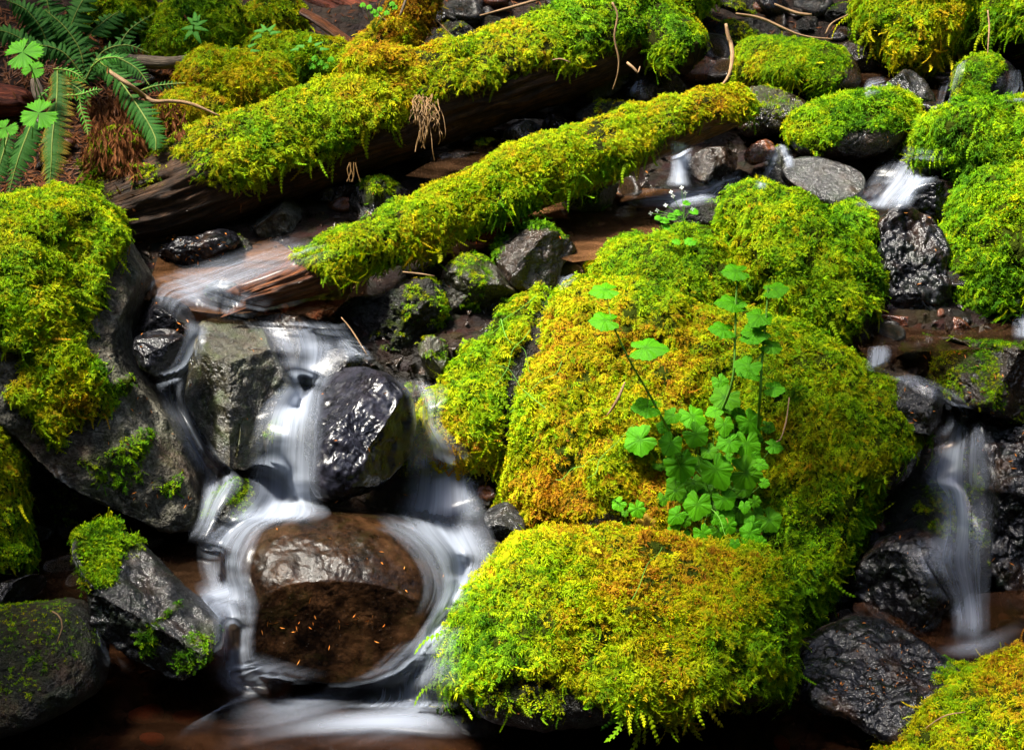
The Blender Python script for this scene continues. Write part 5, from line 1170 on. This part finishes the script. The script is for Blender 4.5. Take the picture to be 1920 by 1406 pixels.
leafy_plant('dense clump of scalloped green leaves growing low on the golden boulder',
 [(1200,824,30,.45,-60,''),(1275,870,30,.8,0,''),(1342,880,30,.9,20,''),(1398,886,32,.85,70,''),(1258,830,22,.6,-20,''),(1305,815,24,.55,40,''),(1298,780,26,.4,20,''),(1262,778,16,.4,-40,''),
  (1360,745,28,.35,-30,''),(1405,790,24,.7,30,''),(1400,832,26,.75,0,''),(1368,828,22,.5,-60,''),(1358,795,18,.55,0,''),(1385,775,14,.5,20,''),(1340,770,16,.3,-60,''),(1370,760,17,.55,10,'d'),(1450,836,16,.5,80,''),
  (1425,870,12,.6,60,''),(1300,905,18,.7,10,''),(1308,945,26,.9,-10,''),(1358,935,22,.85,30,''),(1245,935,14,.85,0,'d'),(1270,965,17,.8,-40,''),(1284,975,13,.8,0,''),(1270,1005,24,.85,-30,''),(1317,1000,18,.8,20,''),
  (1365,985,17,.85,0,''),(1345,970,12,.7,-30,''),(1400,995,12,.85,0,''),(1415,965,22,.8,20,'d'),(1442,975,24,.7,30,'d'),(1385,955,26,.6,0,'d'),(1396,948,11,.8,0,''),(1415,940,12,.8,30,''),(1425,1018,14,.8,20,''),(1378,1018,10,.8,0,''),
  (1290,930,20,.6,0,'d'),(1330,910,22,.5,0,'d'),(1345,1005,24,.5,0,'d'),(1320,870,20,.5,0,'d'),(1375,915,20,.4,0,'d'),(1238,868,16,.4,-60,'d'),(1440,800,14,.3,60,'d'),(1280,855,14,.6,0,''),(1357,978,9,.8,0,'y'),(1245,800,14,.5,-30,''),(1328,845,16,.6,20,'d'),
  (1350,715,16,.4,20,''),(1418,820,13,.3,70,'d'),(1262,905,13,.8,-40,''),(1330,955,13,.8,40,'d'),(1432,905,10,.6,70,''),(1300,1015,14,.8,0,''),(1395,915,18,.5,20,'d'),(1410,855,17,.7,50,'')] + [(random.uniform(1240, 1440), random.uniform(790, 1015), random.uniform(10, 20), random.uniform(.5, .9), random.uniform(-60, 60), random.choice(['', '', 'd'])) for _ in range(7)], (1330,930))
leafy_plant('small seedling cluster of scalloped leaves left of the big leafy clump',
 [(1160,944,14,.7,-50,''),(1194,953,16,.8,20,''),(1174,987,11,.85,0,''),(1172,962,7,.7,0,''),(1212,980,17,.6,30,'y')], (1195,990), lift=(.02, .05))
def stalk(label, base, pts, leaves, lift0=.05):
    """a taller flowering stalk: stem through pixel points standing off the surface, one leaf per node"""
    b = np.array(hit(BVH, *base)[0]); root = empty('leafy_stalk', b, label, 'plant', 'tall leafy stalks rising from the clump')
    d0 = float((b - CAM) @ _F); P_ = [b]
    for k, (u, v, dd) in enumerate(pts): P_.append(P3(float(u), float(v), d0 - dd))
    stem_part(root, P_, .0034, M_STEM)
    for k, (u, v, rp, ti, hd, dd) in enumerate(leaves):
        d = d0 - dd; p = P3(float(u), float(v), d); s = rp * d / FPX
        nz = nrm(np.array([random.uniform(-.3, .3), -.1, .95]) * (1 - ti) + TOC * ti)
        h = math.radians(hd); add_leaf(root, p, s, nz, (math.sin(h), -.4 * math.cos(h), -.6 * math.cos(h)), LM[(k * 2) % 5])
        near = min(P_[1:], key=lambda q: np.linalg.norm(q - p)); stem_part(root, [near, (near + p) / 2 - np.array([0, 0, .006]), p - nz * .002], .0012, M_STEM, 'leaf_stalk')
    return root
stalk('long pale green stalk leaning to the upper left over the golden moss', (1278,850),
      [(1245,790,.10),(1215,735,.14),(1180,675,.17),(1150,612,.19)], [(1134,600,30,.12,-80,.19),(1210,652,34,.12,80,.18),(1214,762,28,.2,-70,.13),(1135,543,28,.05,-75,.16)])
stalk('tall upright stalk with pale leaves rising behind the clump, left of two', (1340,800),
      [(1372,720,.10),(1378,640,.10),(1380,560,.09),(1384,515,.08)], [(1380,508,28,.1,-80,.08),(1375,567,28,.1,-70,.09),(1357,617,26,.12,-80,.10),(1388,570,12,.1,70,.09)])
stalk('tall stalk with stacked leaves at the right of the clump, right of two', (1420,830),
      [(1425,740,.10),(1430,660,.10),(1436,600,.10),(1440,540,.09)], [(1453,542,26,.08,80,.09),(1425,592,26,.12,-20,.10),(1420,620,28,.12,-60,.10),(1413,630,24,.05,-80,.11),(1445,648,24,.06,80,.10),(1402,686,28,.35,-30,.12),(1405,695,20,.3,30,.13),(1450,728,20,.3,70,.10)])
# white flowered plant
def flower_plant():
    b = np.array(hit(BVH, 1285, 470)[0]); root = empty('flowering_plant', b, 'slender plant with tiny white flowers growing on the bright moss dome by the brown pool', 'plant')
    d0 = float((b - CAM) @ _F); tips = [(1278,352),(1285,362),(1262,368),(1248,385),(1232,395),(1298,392),(1220,400),(1258,360)]
    fm = []
    V, Fc = [], []
    for k in range(4):
        a = k * math.pi / 2; d = np.array([math.cos(a), math.sin(a), 0]); s = np.array([-math.sin(a), math.cos(a), 0]); i = len(V)
        V += [(0, 0, 0), tuple(d * .6 + s * .3), tuple(d), tuple(d * .6 - s * .3)]; Fc.append((i, i + 1, i + 2, i + 3))
    fme = mesh('flower', V, Fc, True); fme.materials.append(M_PETAL)
    mid = P3(1282.0, 415.0, d0 - .03); stem_part(root, [b, (b + mid) / 2, mid], .0016, M_STEM)
    for (u, v) in tips:
        p = P3(float(u), float(v), d0 - .03 - random.uniform(0, .02)); stem_part(root, [mid, (mid + p) / 2 + np.array([0, 0, .004]), p], .0009, M_STEM, 'flower_stalk')
        add_leaf(root, p, 4.6 * d0 / FPX, nrm(TOC + RNG.standard_normal(3) * .2), (1, 0, .2), fme, 'flower')
    for (u, v, r) in [(1245,412,10),(1262,405,11),(1235,408,8),(1272,398,9),(1300,395,10),(1268,452,9),(1295,452,12),(1288,380,8),(1250,425,8)]:
        p = P3(float(u), float(v), d0 - .03); add_leaf(root, p, r * d0 / FPX, (0.1, -.3, .9), (random.uniform(-1, 1), -.3, -.2), LM[1])
    for (u, v) in [(1295,500),(1270,480)]:
        pass
flower_plant()

# sword ferns: rachis with leaflets, each leaflet a sub-part
def pinna_mesh(mat, toothed=True):
    n = 7; V, Fc, vein, blot = [], [], [], []
    for i in range(n + 1):
        s = i / n; w = .20 * (1 - s) ** .5 * (1 + .12 * (i % 2)) if i else .17; x = s; y0 = .16 * s * s
        z = -.25 * s * s
        V += [(x, y0 - w, z - .03), (x, y0, z + .02), (x, y0 + w, z - .03)]; vein += [0, .8, 0]; blot += [s, s * .8, s]
    for i in range(n):
        a = 3 * i; Fc += [(a, a + 3, a + 4, a + 1), (a + 1, a + 4, a + 5, a + 2)]
    me = mesh('leaflet', V, Fc, True, attrs={'vein': vein, 'blot': blot}); me.materials.append(mat); return me
PM = {'g': pinna_mesh(M_FERN), 'y': pinna_mesh(M_FERNY), 'l': pinna_mesh(M_FERNL), 'd': pinna_mesh(M_DEAD)}
def frond(root, pts, width_px, n, ty, normal=None, tipf=.15, droop=0.0):
    """pts: (u, v, depth) base to tip; width_px: leaflet length at the middle"""
    c3 = [P3(float(a), float(b), float(c)) for a, b, c in pts]; c = catmull(np.array(c3), n * 2 + 2); t = nrm(np.gradient(c, axis=0))
    rx = stem_part(root, c3, .0022, M_RACH if ty != 'd' else M_DEAD, 'frond')
    nz0 = nrm(np.array(normal)) if normal is not None else nrm(TOC * .8 + np.array([0, 0, .5]))
    L0 = width_px * pts[len(pts) // 2][2] / FPX
    for k in range(n):
        i = 2 * k + 1; s = k / (n - 1); L = L0 * (math.sin(math.pi * (0.16 + .80 * s)) ** .75 if s > .12 else .75) * random.uniform(.9, 1.08)
        L = max(L, L0 * tipf)
        for sd in (-1, 1):
            if random.random() < .03: continue
            tt = t[i]; side = nrm(np.cross(nz0, tt)) * sd; dirv = nrm(side + tt * .35 + np.array([0, 0, -droop]) + RNG.standard_normal(3) * .05); nz = nrm(nz0 + side * .25 + RNG.standard_normal(3) * .08)
            z = Vector(nz); x = Vector(dirv); x = (x - z * x.dot(z)).normalized(); y = z.cross(x)
            if sd < 0: y = y
            o = bpy.data.objects.new('leaflet', PM[ty]); COL.objects.link(o); o.parent = rx
            M_ = Matrix((x, y, z)).transposed().to_4x4(); M_.translation = Vector(c[i]) - Vector(root.location); 
            o.matrix_local = M_ @ Matrix.Diagonal((L, L * .82, L, 1))
def fern(label, base, fronds):
    b = P3(*[float(x) for x in base]); g = b.copy(); root = empty('sword_fern', g, label, 'fern')
    for f in fronds: frond(root, *f)
    return root
fern('sword fern with one long dark frond arching down to the big log', (180,120,4.6),
     [([(180,112,4.55),(215,140,4.46),(262,205,4.38),(290,255,4.34),(292,282,4.33)], 34, 30, 'g'),
      ([(180,112,4.58),(215,108,4.56),(255,128,4.54),(280,160,4.53)], 24, 18, 'g'),
      ([(265,170,4.5),(290,162,4.48),(320,158,4.48),(348,156,4.48)], 14, 12, 'g'),
      ([(170,128,4.5),(190,112,4.48),(212,108,4.47),(232,110,4.46)], 16, 10, 'l')])
fern('browning sword fern with a yellow edged frond hanging down the left bank', (108,140,4.55),
     [([(108,130,4.5),(106,190,4.42),(98,260,4.36),(96,310,4.33),(92,360,4.32)], 38, 32, 'y'),
      ([(108,130,4.52),(120,150,4.5),(150,170,4.48),(170,200,4.48)], 24, 14, 'y')])
fern('dark green fern drooping at the left edge below the maple-like leaf', (62,225,4.45),
     [([(62,225,4.40),(48,260,4.34),(32,305,4.30),(14,372,4.28)], 30, 26, 'g'),
      ([(20,235,4.40),(8,280,4.36),(-4,320,4.34),(-16,360,4.33)], 26, 22, 'g')])
fern('large dark fern filling the top left corner', (95,110,4.75),
     [([(95,110,4.74),(80,60,4.72),(50,20,4.70),(10,0,4.68)], 38, 22, 'g'),
      ([(100,110,4.76),(100,60,4.76),(90,10,4.76),(80,-40,4.76)], 38, 22, 'g'),
      ([(105,110,4.78),(130,55,4.78),(150,10,4.78),(175,-30,4.80)], 38, 22, 'g'),
      ([(90,110,4.72),(50,80,4.68),(10,60,4.66),(-40,55,4.64)], 34, 20, 'g'),
      ([(110,110,4.78),(160,70,4.80),(210,30,4.84),(250,10,4.88)], 32, 20, 'g')])
fern('second dark fern behind it, reaching over the driftwood', (140,95,4.9),
     [([(140,95,4.9),(180,60,4.9),(220,50,4.9),(270,58,4.88)], 24, 20, 'l'),
      ([(140,95,4.92),(160,40,4.94),(190,0,4.96),(230,-30,4.98)], 36, 20, 'g'),
      ([(135,95,4.9),(150,110,4.86),(180,100,4.84),(205,82,4.84)], 18, 14, 'g')])
fern('dense fern fronds crossing over the shaded litter below the top left corner', (160,150,4.75),
     [([(160,150,4.7),(120,100,4.68),(70,85,4.66),(20,95,4.64)], 28, 18, 'g'),
      ([(160,150,4.7),(190,100,4.7),(235,85,4.7),(280,100,4.7)], 22, 16, 'g'),
      ([(160,150,4.72),(150,95,4.72),(120,50,4.72),(85,20,4.72)], 30, 20, 'g'),
      ([(160,150,4.68),(130,150,4.6),(90,170,4.56),(60,200,4.54)], 18, 14, 'l'),
      ([(160,150,4.74),(205,120,4.78),(240,60,4.82),(290,25,4.86)], 26, 18, 'g')])
fern('little bright fern sprig left of the dead litter', (125,185,4.45),
     [([(120,180,4.42),(150,178,4.40),(175,170,4.40),(192,168,4.40)], 14, 11, 'l'),
      ([(150,180,4.42),(152,205,4.40),(162,235,4.39),(165,255,4.38)], 14, 11, 'l'),
      ([(100,130,4.5),(125,132,4.48),(145,140,4.46),(160,155,4.46)], 14, 10, 'l')])

# broad three-parted leaves (each leaflet its own piece)
def fan_leaflet():
    n = 16; V = [(0, 0, 0)]; vein = [1]; 
    for k in range(n + 1):
        a = (k / n - .5) * 1.75; r = 1 * (1 - .16 * (k % 2)) * (1 - .12 * abs(a)); V.append((r * math.cos(a), r * math.sin(a), -.12 * r + .05 * math.cos(a * 9))); vein.append(.1 if k % 2 else .6)
    me = mesh('leaflet', V, [(0, i + 1, i + 2) for i in range(n)], True, attrs={'vein': vein}); me.materials.append(M_LEAF); return me
FL = fan_leaflet()
def trileaf(label, stem, heads):
    b = P3(*[float(x) for x in stem]); root = empty('broadleaf_plant', b, label, 'plant', 'broad three-parted leaves at the left')
    for (u, v, d, r, rot) in heads:
        p = P3(float(u), float(v), float(d)); stem_part(root, [b, (b + p) / 2 + np.array([0, 0, .02]), p], .0016, M_STEM)
        nz = nrm(TOC * .55 + np.array([0, 0, .6])); e1 = nrm(np.cross(nz, [0, 1, .3])); e2 = np.cross(nz, e1)
        for q in (-1, 0, 1):
            a = math.radians(rot + q * 112); add_leaf(root, p, r * d / FPX, nz + RNG.standard_normal(3) * .05, e1 * math.cos(a) + e2 * math.sin(a), FL, 'leaflet')
trileaf('broad green three-parted leaf standing highest at the left edge', (80,190,4.4), [(42,98,4.22,42,200)])
trileaf('broad green three-parted leaf above the drooping dark fern', (60,260,4.3), [(73,212,4.18,40,30)])
trileaf('small dark three-parted leaf beside the red rotten wood', (70,190,4.45), [(62,130,4.36,24,250)])
trileaf('pale leaf cut by the left edge under the second broad leaf', (10,290,4.3), [(10,240,4.2,26,60)])
trileaf('small bright leaf low down beside the huge boulder top', (60,380,4.2), [(62,366,4.14,20,0)])
# small herbs on the bank
def herb(label, base, tips, r=14, mat=None, narrow=True):
    h = hit(BVH, *base); b = np.array(h[0]); root = empty('small_herb', b, label, 'plant')
    me = PM['l'] if narrow else LM[1]; d0 = float((b - CAM) @ _F)
    for (u, v, hd) in tips:
        p = P3(float(u), float(v), d0 - .04); 
        if not narrow: stem_part(root, [b, (b + p) / 2 + np.array([0, 0, .01]), p], .001, M_STEM)
        a = math.radians(hd); x = _R * math.sin(a) + _U * math.cos(a) + TOC * .2
        add_leaf(root, p, r * (2.0 if narrow else 1) * d0 / FPX, nrm(TOC + np.array([0, 0, .6])), x, me)
herb('upright little plant with pointed leaves on the tall dark mound', (365,70), [(365,45,-30),(365,45,20),(365,47,60),(362,52,-75),(365,50,110),(360,58,-130),(366,60,160),(365,40,0)], 13)
herb('small bright herb on the moss behind the big log, left one', (500,90), [(495,58,-70),(498,58,-20),(502,58,40),(506,62,80),(490,66,-100)], 11)
herb('small bright herb on the moss behind the big log, right one', (585,110), [(570,88,-60),(590,85,60),(560,92,-80),(600,92,90),(580,80,10)], 9)
herb('low round-leaved sprig in the dark gap left of the rusty mound', (600,150), [(590,110,0),(600,118,0),(610,125,0),(585,125,0),(620,112,0),(575,118,0)], 7, narrow=False)
herb('round-leaved sprig at the top edge by the red log', (700,60), [(680,10,0),(692,14,0),(700,22,0),(712,18,0),(725,25,0),(735,8,0),(740,14,0),(705,28,0)], 6, narrow=False)
herb('pale low herb where the yellow hummock meets the bank', (455,100), [(445,92,-70),(465,88,60),(470,95,90),(440,98,-100)], 9)

# hanging rootlets over the big log
def roots():
    b = P3(800.0, 180.0, 4.46); root = empty('hanging_roots', b, 'bundle of tan rootlets hanging down the middle of the big log', 'roots')
    r = random.Random(4)
    for k in range(44):
        u0 = 798 + r.uniform(-22, 26); v0 = 185 + r.uniform(-8, 26); L = r.uniform(30, 110) * (1 - abs(u0 - 796) / 60); pts = []; u, v = u0, v0
        for j in range(6): pts.append(P3(float(u), float(v), 4.42 - .05 * math.sin(j / 5 * 2) + r.uniform(-.006, .006))); u += r.uniform(-10, 9) * (1 - j / 9); v += L / 5 * r.uniform(.6, 1.3)
        stem_part(root, pts, r.choice([.0009, .0013, .002]), M_ROOT, 'rootlet', 5)
    for k in range(5):
        pts = []; u, v = 660 + r.uniform(-8, 8), 305
        for j in range(4): pts.append(P3(float(u), float(v), 4.36)); u += r.uniform(-6, 6); v += 12
        stem_part(root, pts, .0016, M_ROOT, 'rootlet', 5)
roots()
# fine green runners trailing over the moss
def runners():
    r = random.Random(9)
    for k, (a, b_) in enumerate([((940,600),(1000,700)),((990,620),(930,720)),((1060,680),(960,770)),((1000,560),(880,660)),((1190,1130),(1270,960)),((1100,900),(1180,800)),((1020,760),(930,680)),((1040,900),(1120,860))]):
        pts = []
        for j in range(6):
            f = j / 5; u = a[0] * (1 - f) + b_[0] * f + r.uniform(-8, 8); v = a[1] * (1 - f) + b_[1] * f + r.uniform(-6, 6)
            pts.append(P3(float(u), float(v), hit_depth(BVH, u, v) - .04))
        root = empty('trailing_runner', pts[0], 'thin pale green runner trailing over the moss of the golden boulder and its shoulder', 'plant', 'thin green runners on the moss'); stem_part(root, pts, .0009, M_STEM)
runners()
# sunken pebbles in the pools
EMB = cobble_mesh(3); EMB.materials.append(rock_mat('bright_red_pebble', (0.25, 0.03, 0.005), (0.5, 0.07, 0.01), (0.6, 0.14, 0.03), speck=0, alg=0, tan=0))  # even bright red stone colour, no emission
def pebbles(spots, z, lab, grp, mk='red'):
    for (u, v, s) in spots:
        r = ray(float(u), float(v)); t = (z - CAM[2]) / r[2]; p = CAM + r * t
        o = bpy.data.objects.new('pebble', EMB if mk == 'red' else random.choice([CM[0], CM[4], CM[11]])); COL.objects.link(o)
        o.location = Vector(p); o.scale = (s, s, s * .8); o.rotation_euler = (0, 0, random.uniform(0, 6)); prop(o, lab, 'pebble', grp if len(spots) > 1 else None)
pebbles([(275,1338,.035),(352,1345,.03),(285,1385,.025),(1465,1392,.022),(1545,1362,.02)], -0.015, 'rust red pebble lying under the dark water of the bottom pool', 'red pebbles under the bottom pool')
pebbles([(130,1000,.035),(215,975,.02),(262,995,.03),(240,980,.02),(190,975,.014),(170,1010,.03),(280,1020,.04),(200,1040,.04),(120,1060,.05),(150,1085,.04),(70,1110,.02),(225,965,.014),(250,1010,.03)], 0.10, 'golden brown pebble in the backwater by the angular rock', 'brown pebbles in the backwater', 'b')
print('moss sprigs', MOSS_COUNT[0])

# ------------------------------------------------------------------ the forest standing round the stream (out of frame, it shades and is mirrored in the wet stone)
M_CROWN = leaf_mat('forest_foliage', (0.015, 0.045, 0.008), (0.04, 0.10, 0.015), trans=.2)
def sprays(centers, radii, n, size, rng):
    k = rng.integers(0, len(centers), n); c = centers[k] + rng.standard_normal((n, 3)) * radii[k][:, None] * .55
    a = nrm(rng.standard_normal((n, 3)) * np.array([1, 1, .35])); b = nrm(np.cross(a, rng.standard_normal((n, 3)) * .5 + np.array([0, 0, 1.]))); s = size * rng.uniform(.6, 1.4, n)[:, None]
    V = np.stack([c - a * s, c + b * s * .35, c + a * s, c - b * s * .35], 1).reshape(-1, 3); Q = np.arange(4 * n).reshape(n, 4); return V, Q
WV, WQ, WM, wo = [], [], [], [0]
def big_tree(x, y, h, seed):
    rng = np.random.default_rng(seed); z = float(G(x, y)) - .1
    th = np.linspace(0, 2 * math.pi, 10, endpoint=False); R_ = (.24, .17, .05); rows = [np.stack([x + r * np.cos(th), y + r * np.sin(th), np.full(10, z + hh)], 1) for r, hh in zip(R_, (0, h * .5, h))]
    V = np.vstack(rows); j_ = np.arange(10); Q = np.vstack([np.stack([k * 10 + j_, k * 10 + (j_ + 1) % 10, k * 10 + 10 + (j_ + 1) % 10, k * 10 + 10 + j_], 1) for k in (0, 1)])
    WV.append(V); WQ.append(Q + wo[0]); WM.append(np.ones(len(Q), int)); wo[0] += len(V)
    m = 70; t = rng.uniform(.06, 1, m) ** .9; rad = (1 - t) * 1.9 + .35; an = rng.uniform(0, 6.28, m); rr = rad * rng.uniform(.3, 1, m)
    cen = np.stack([x + rr * np.cos(an), y + rr * np.sin(an), z + h * t - .1 * rr], 1)
    V, Q = sprays(cen, np.full(m, .42), 1700, .40, rng); WV.append(V); WQ.append(Q + wo[0]); WM.append(np.zeros(len(Q), int)); wo[0] += len(V)
tr = random.Random(21); k = 0
for ring, (nn_, rad_) in enumerate(((14, 5.6), (18, 7.6), (22, 10.5))):
    for i in range(nn_):
        a = (i + .5 * ring) / nn_ * 2 * math.pi + tr.uniform(-.1, .1); rr_ = rad_ * tr.uniform(.93, 1.1)
        x, y = rr_ * math.cos(a), .2 + rr_ * math.sin(a)
        if abs(x) < 2.2 and -6.6 < y < -2: y = -6.8
        da = (math.degrees(math.atan2(x, y)) - SUN_AZ + 180) % 360 - 180     # the sunny side stands lower
        big_tree(x, y, tr.uniform(9, 13) if abs(da) > 35 else tr.uniform(5, 7), 300 + k); k += 1
me = mesh('woods', np.vstack(WV), np.vstack(WQ), False); me.materials.append(M_CROWN); me.materials.append(M_BARK); me.polygons.foreach_set('material_index', np.concatenate(WM).astype(np.int32))
prop(obj('woods', me), 'dense dark conifer woods all round the stream', 'woods', kind='stuff')
def bough(u, v, dist, spread, n, lab, seed):  # added unseen bough, set sunward of a spot to darken it
    rng = np.random.default_rng(seed); hh = hit(BVH, u, v); p = np.array(hh[0]) + np.array(SUNDIR) * dist
    root = empty('added_shade_bough', p, lab, 'branch', 'added fir boughs shading the stream')
    out = nrm(np.array([p[0] if abs(p[0]) > .3 else -.5, p[1] - .5, 0])); far = p + out * 3.2 + np.array([0, 0, .9]); stem_part(root, [p + np.array([0, 0, .05]), (p + far) / 2 + np.array([0, 0, .2]), far], .03, M_BARK, 'branch', 8)
    m = 16; cen = p + rng.standard_normal((m, 3)) * np.array([spread, spread, .12]) * .5
    V, Q = sprays(cen, np.full(m, spread * .35), n, .055, rng); me = mesh('foliage', V, Q, False, origin=p); o = obj('foliage', me, None, M_CROWN); o.parent = root
for i, (u, v, sp, n) in enumerate([(0,1310,.3,1200),(60,990,.12,250),(1640,1400,.26,500),(1880,1060,.30,2200),(1740,1200,.26,1600),(1600,1230,.14,500),(60,20,.26,1100),(200,60,.18,500),(420,60,.16,500),(580,70,.14,400),(120,300,.12,250),(880,0,.18,400),(1500,20,.22,600)]):
    bough(u, v, 3.6 + .2 * (i % 4), sp, n, 'added out-of-frame fir bough shading the stream', 500 + i)
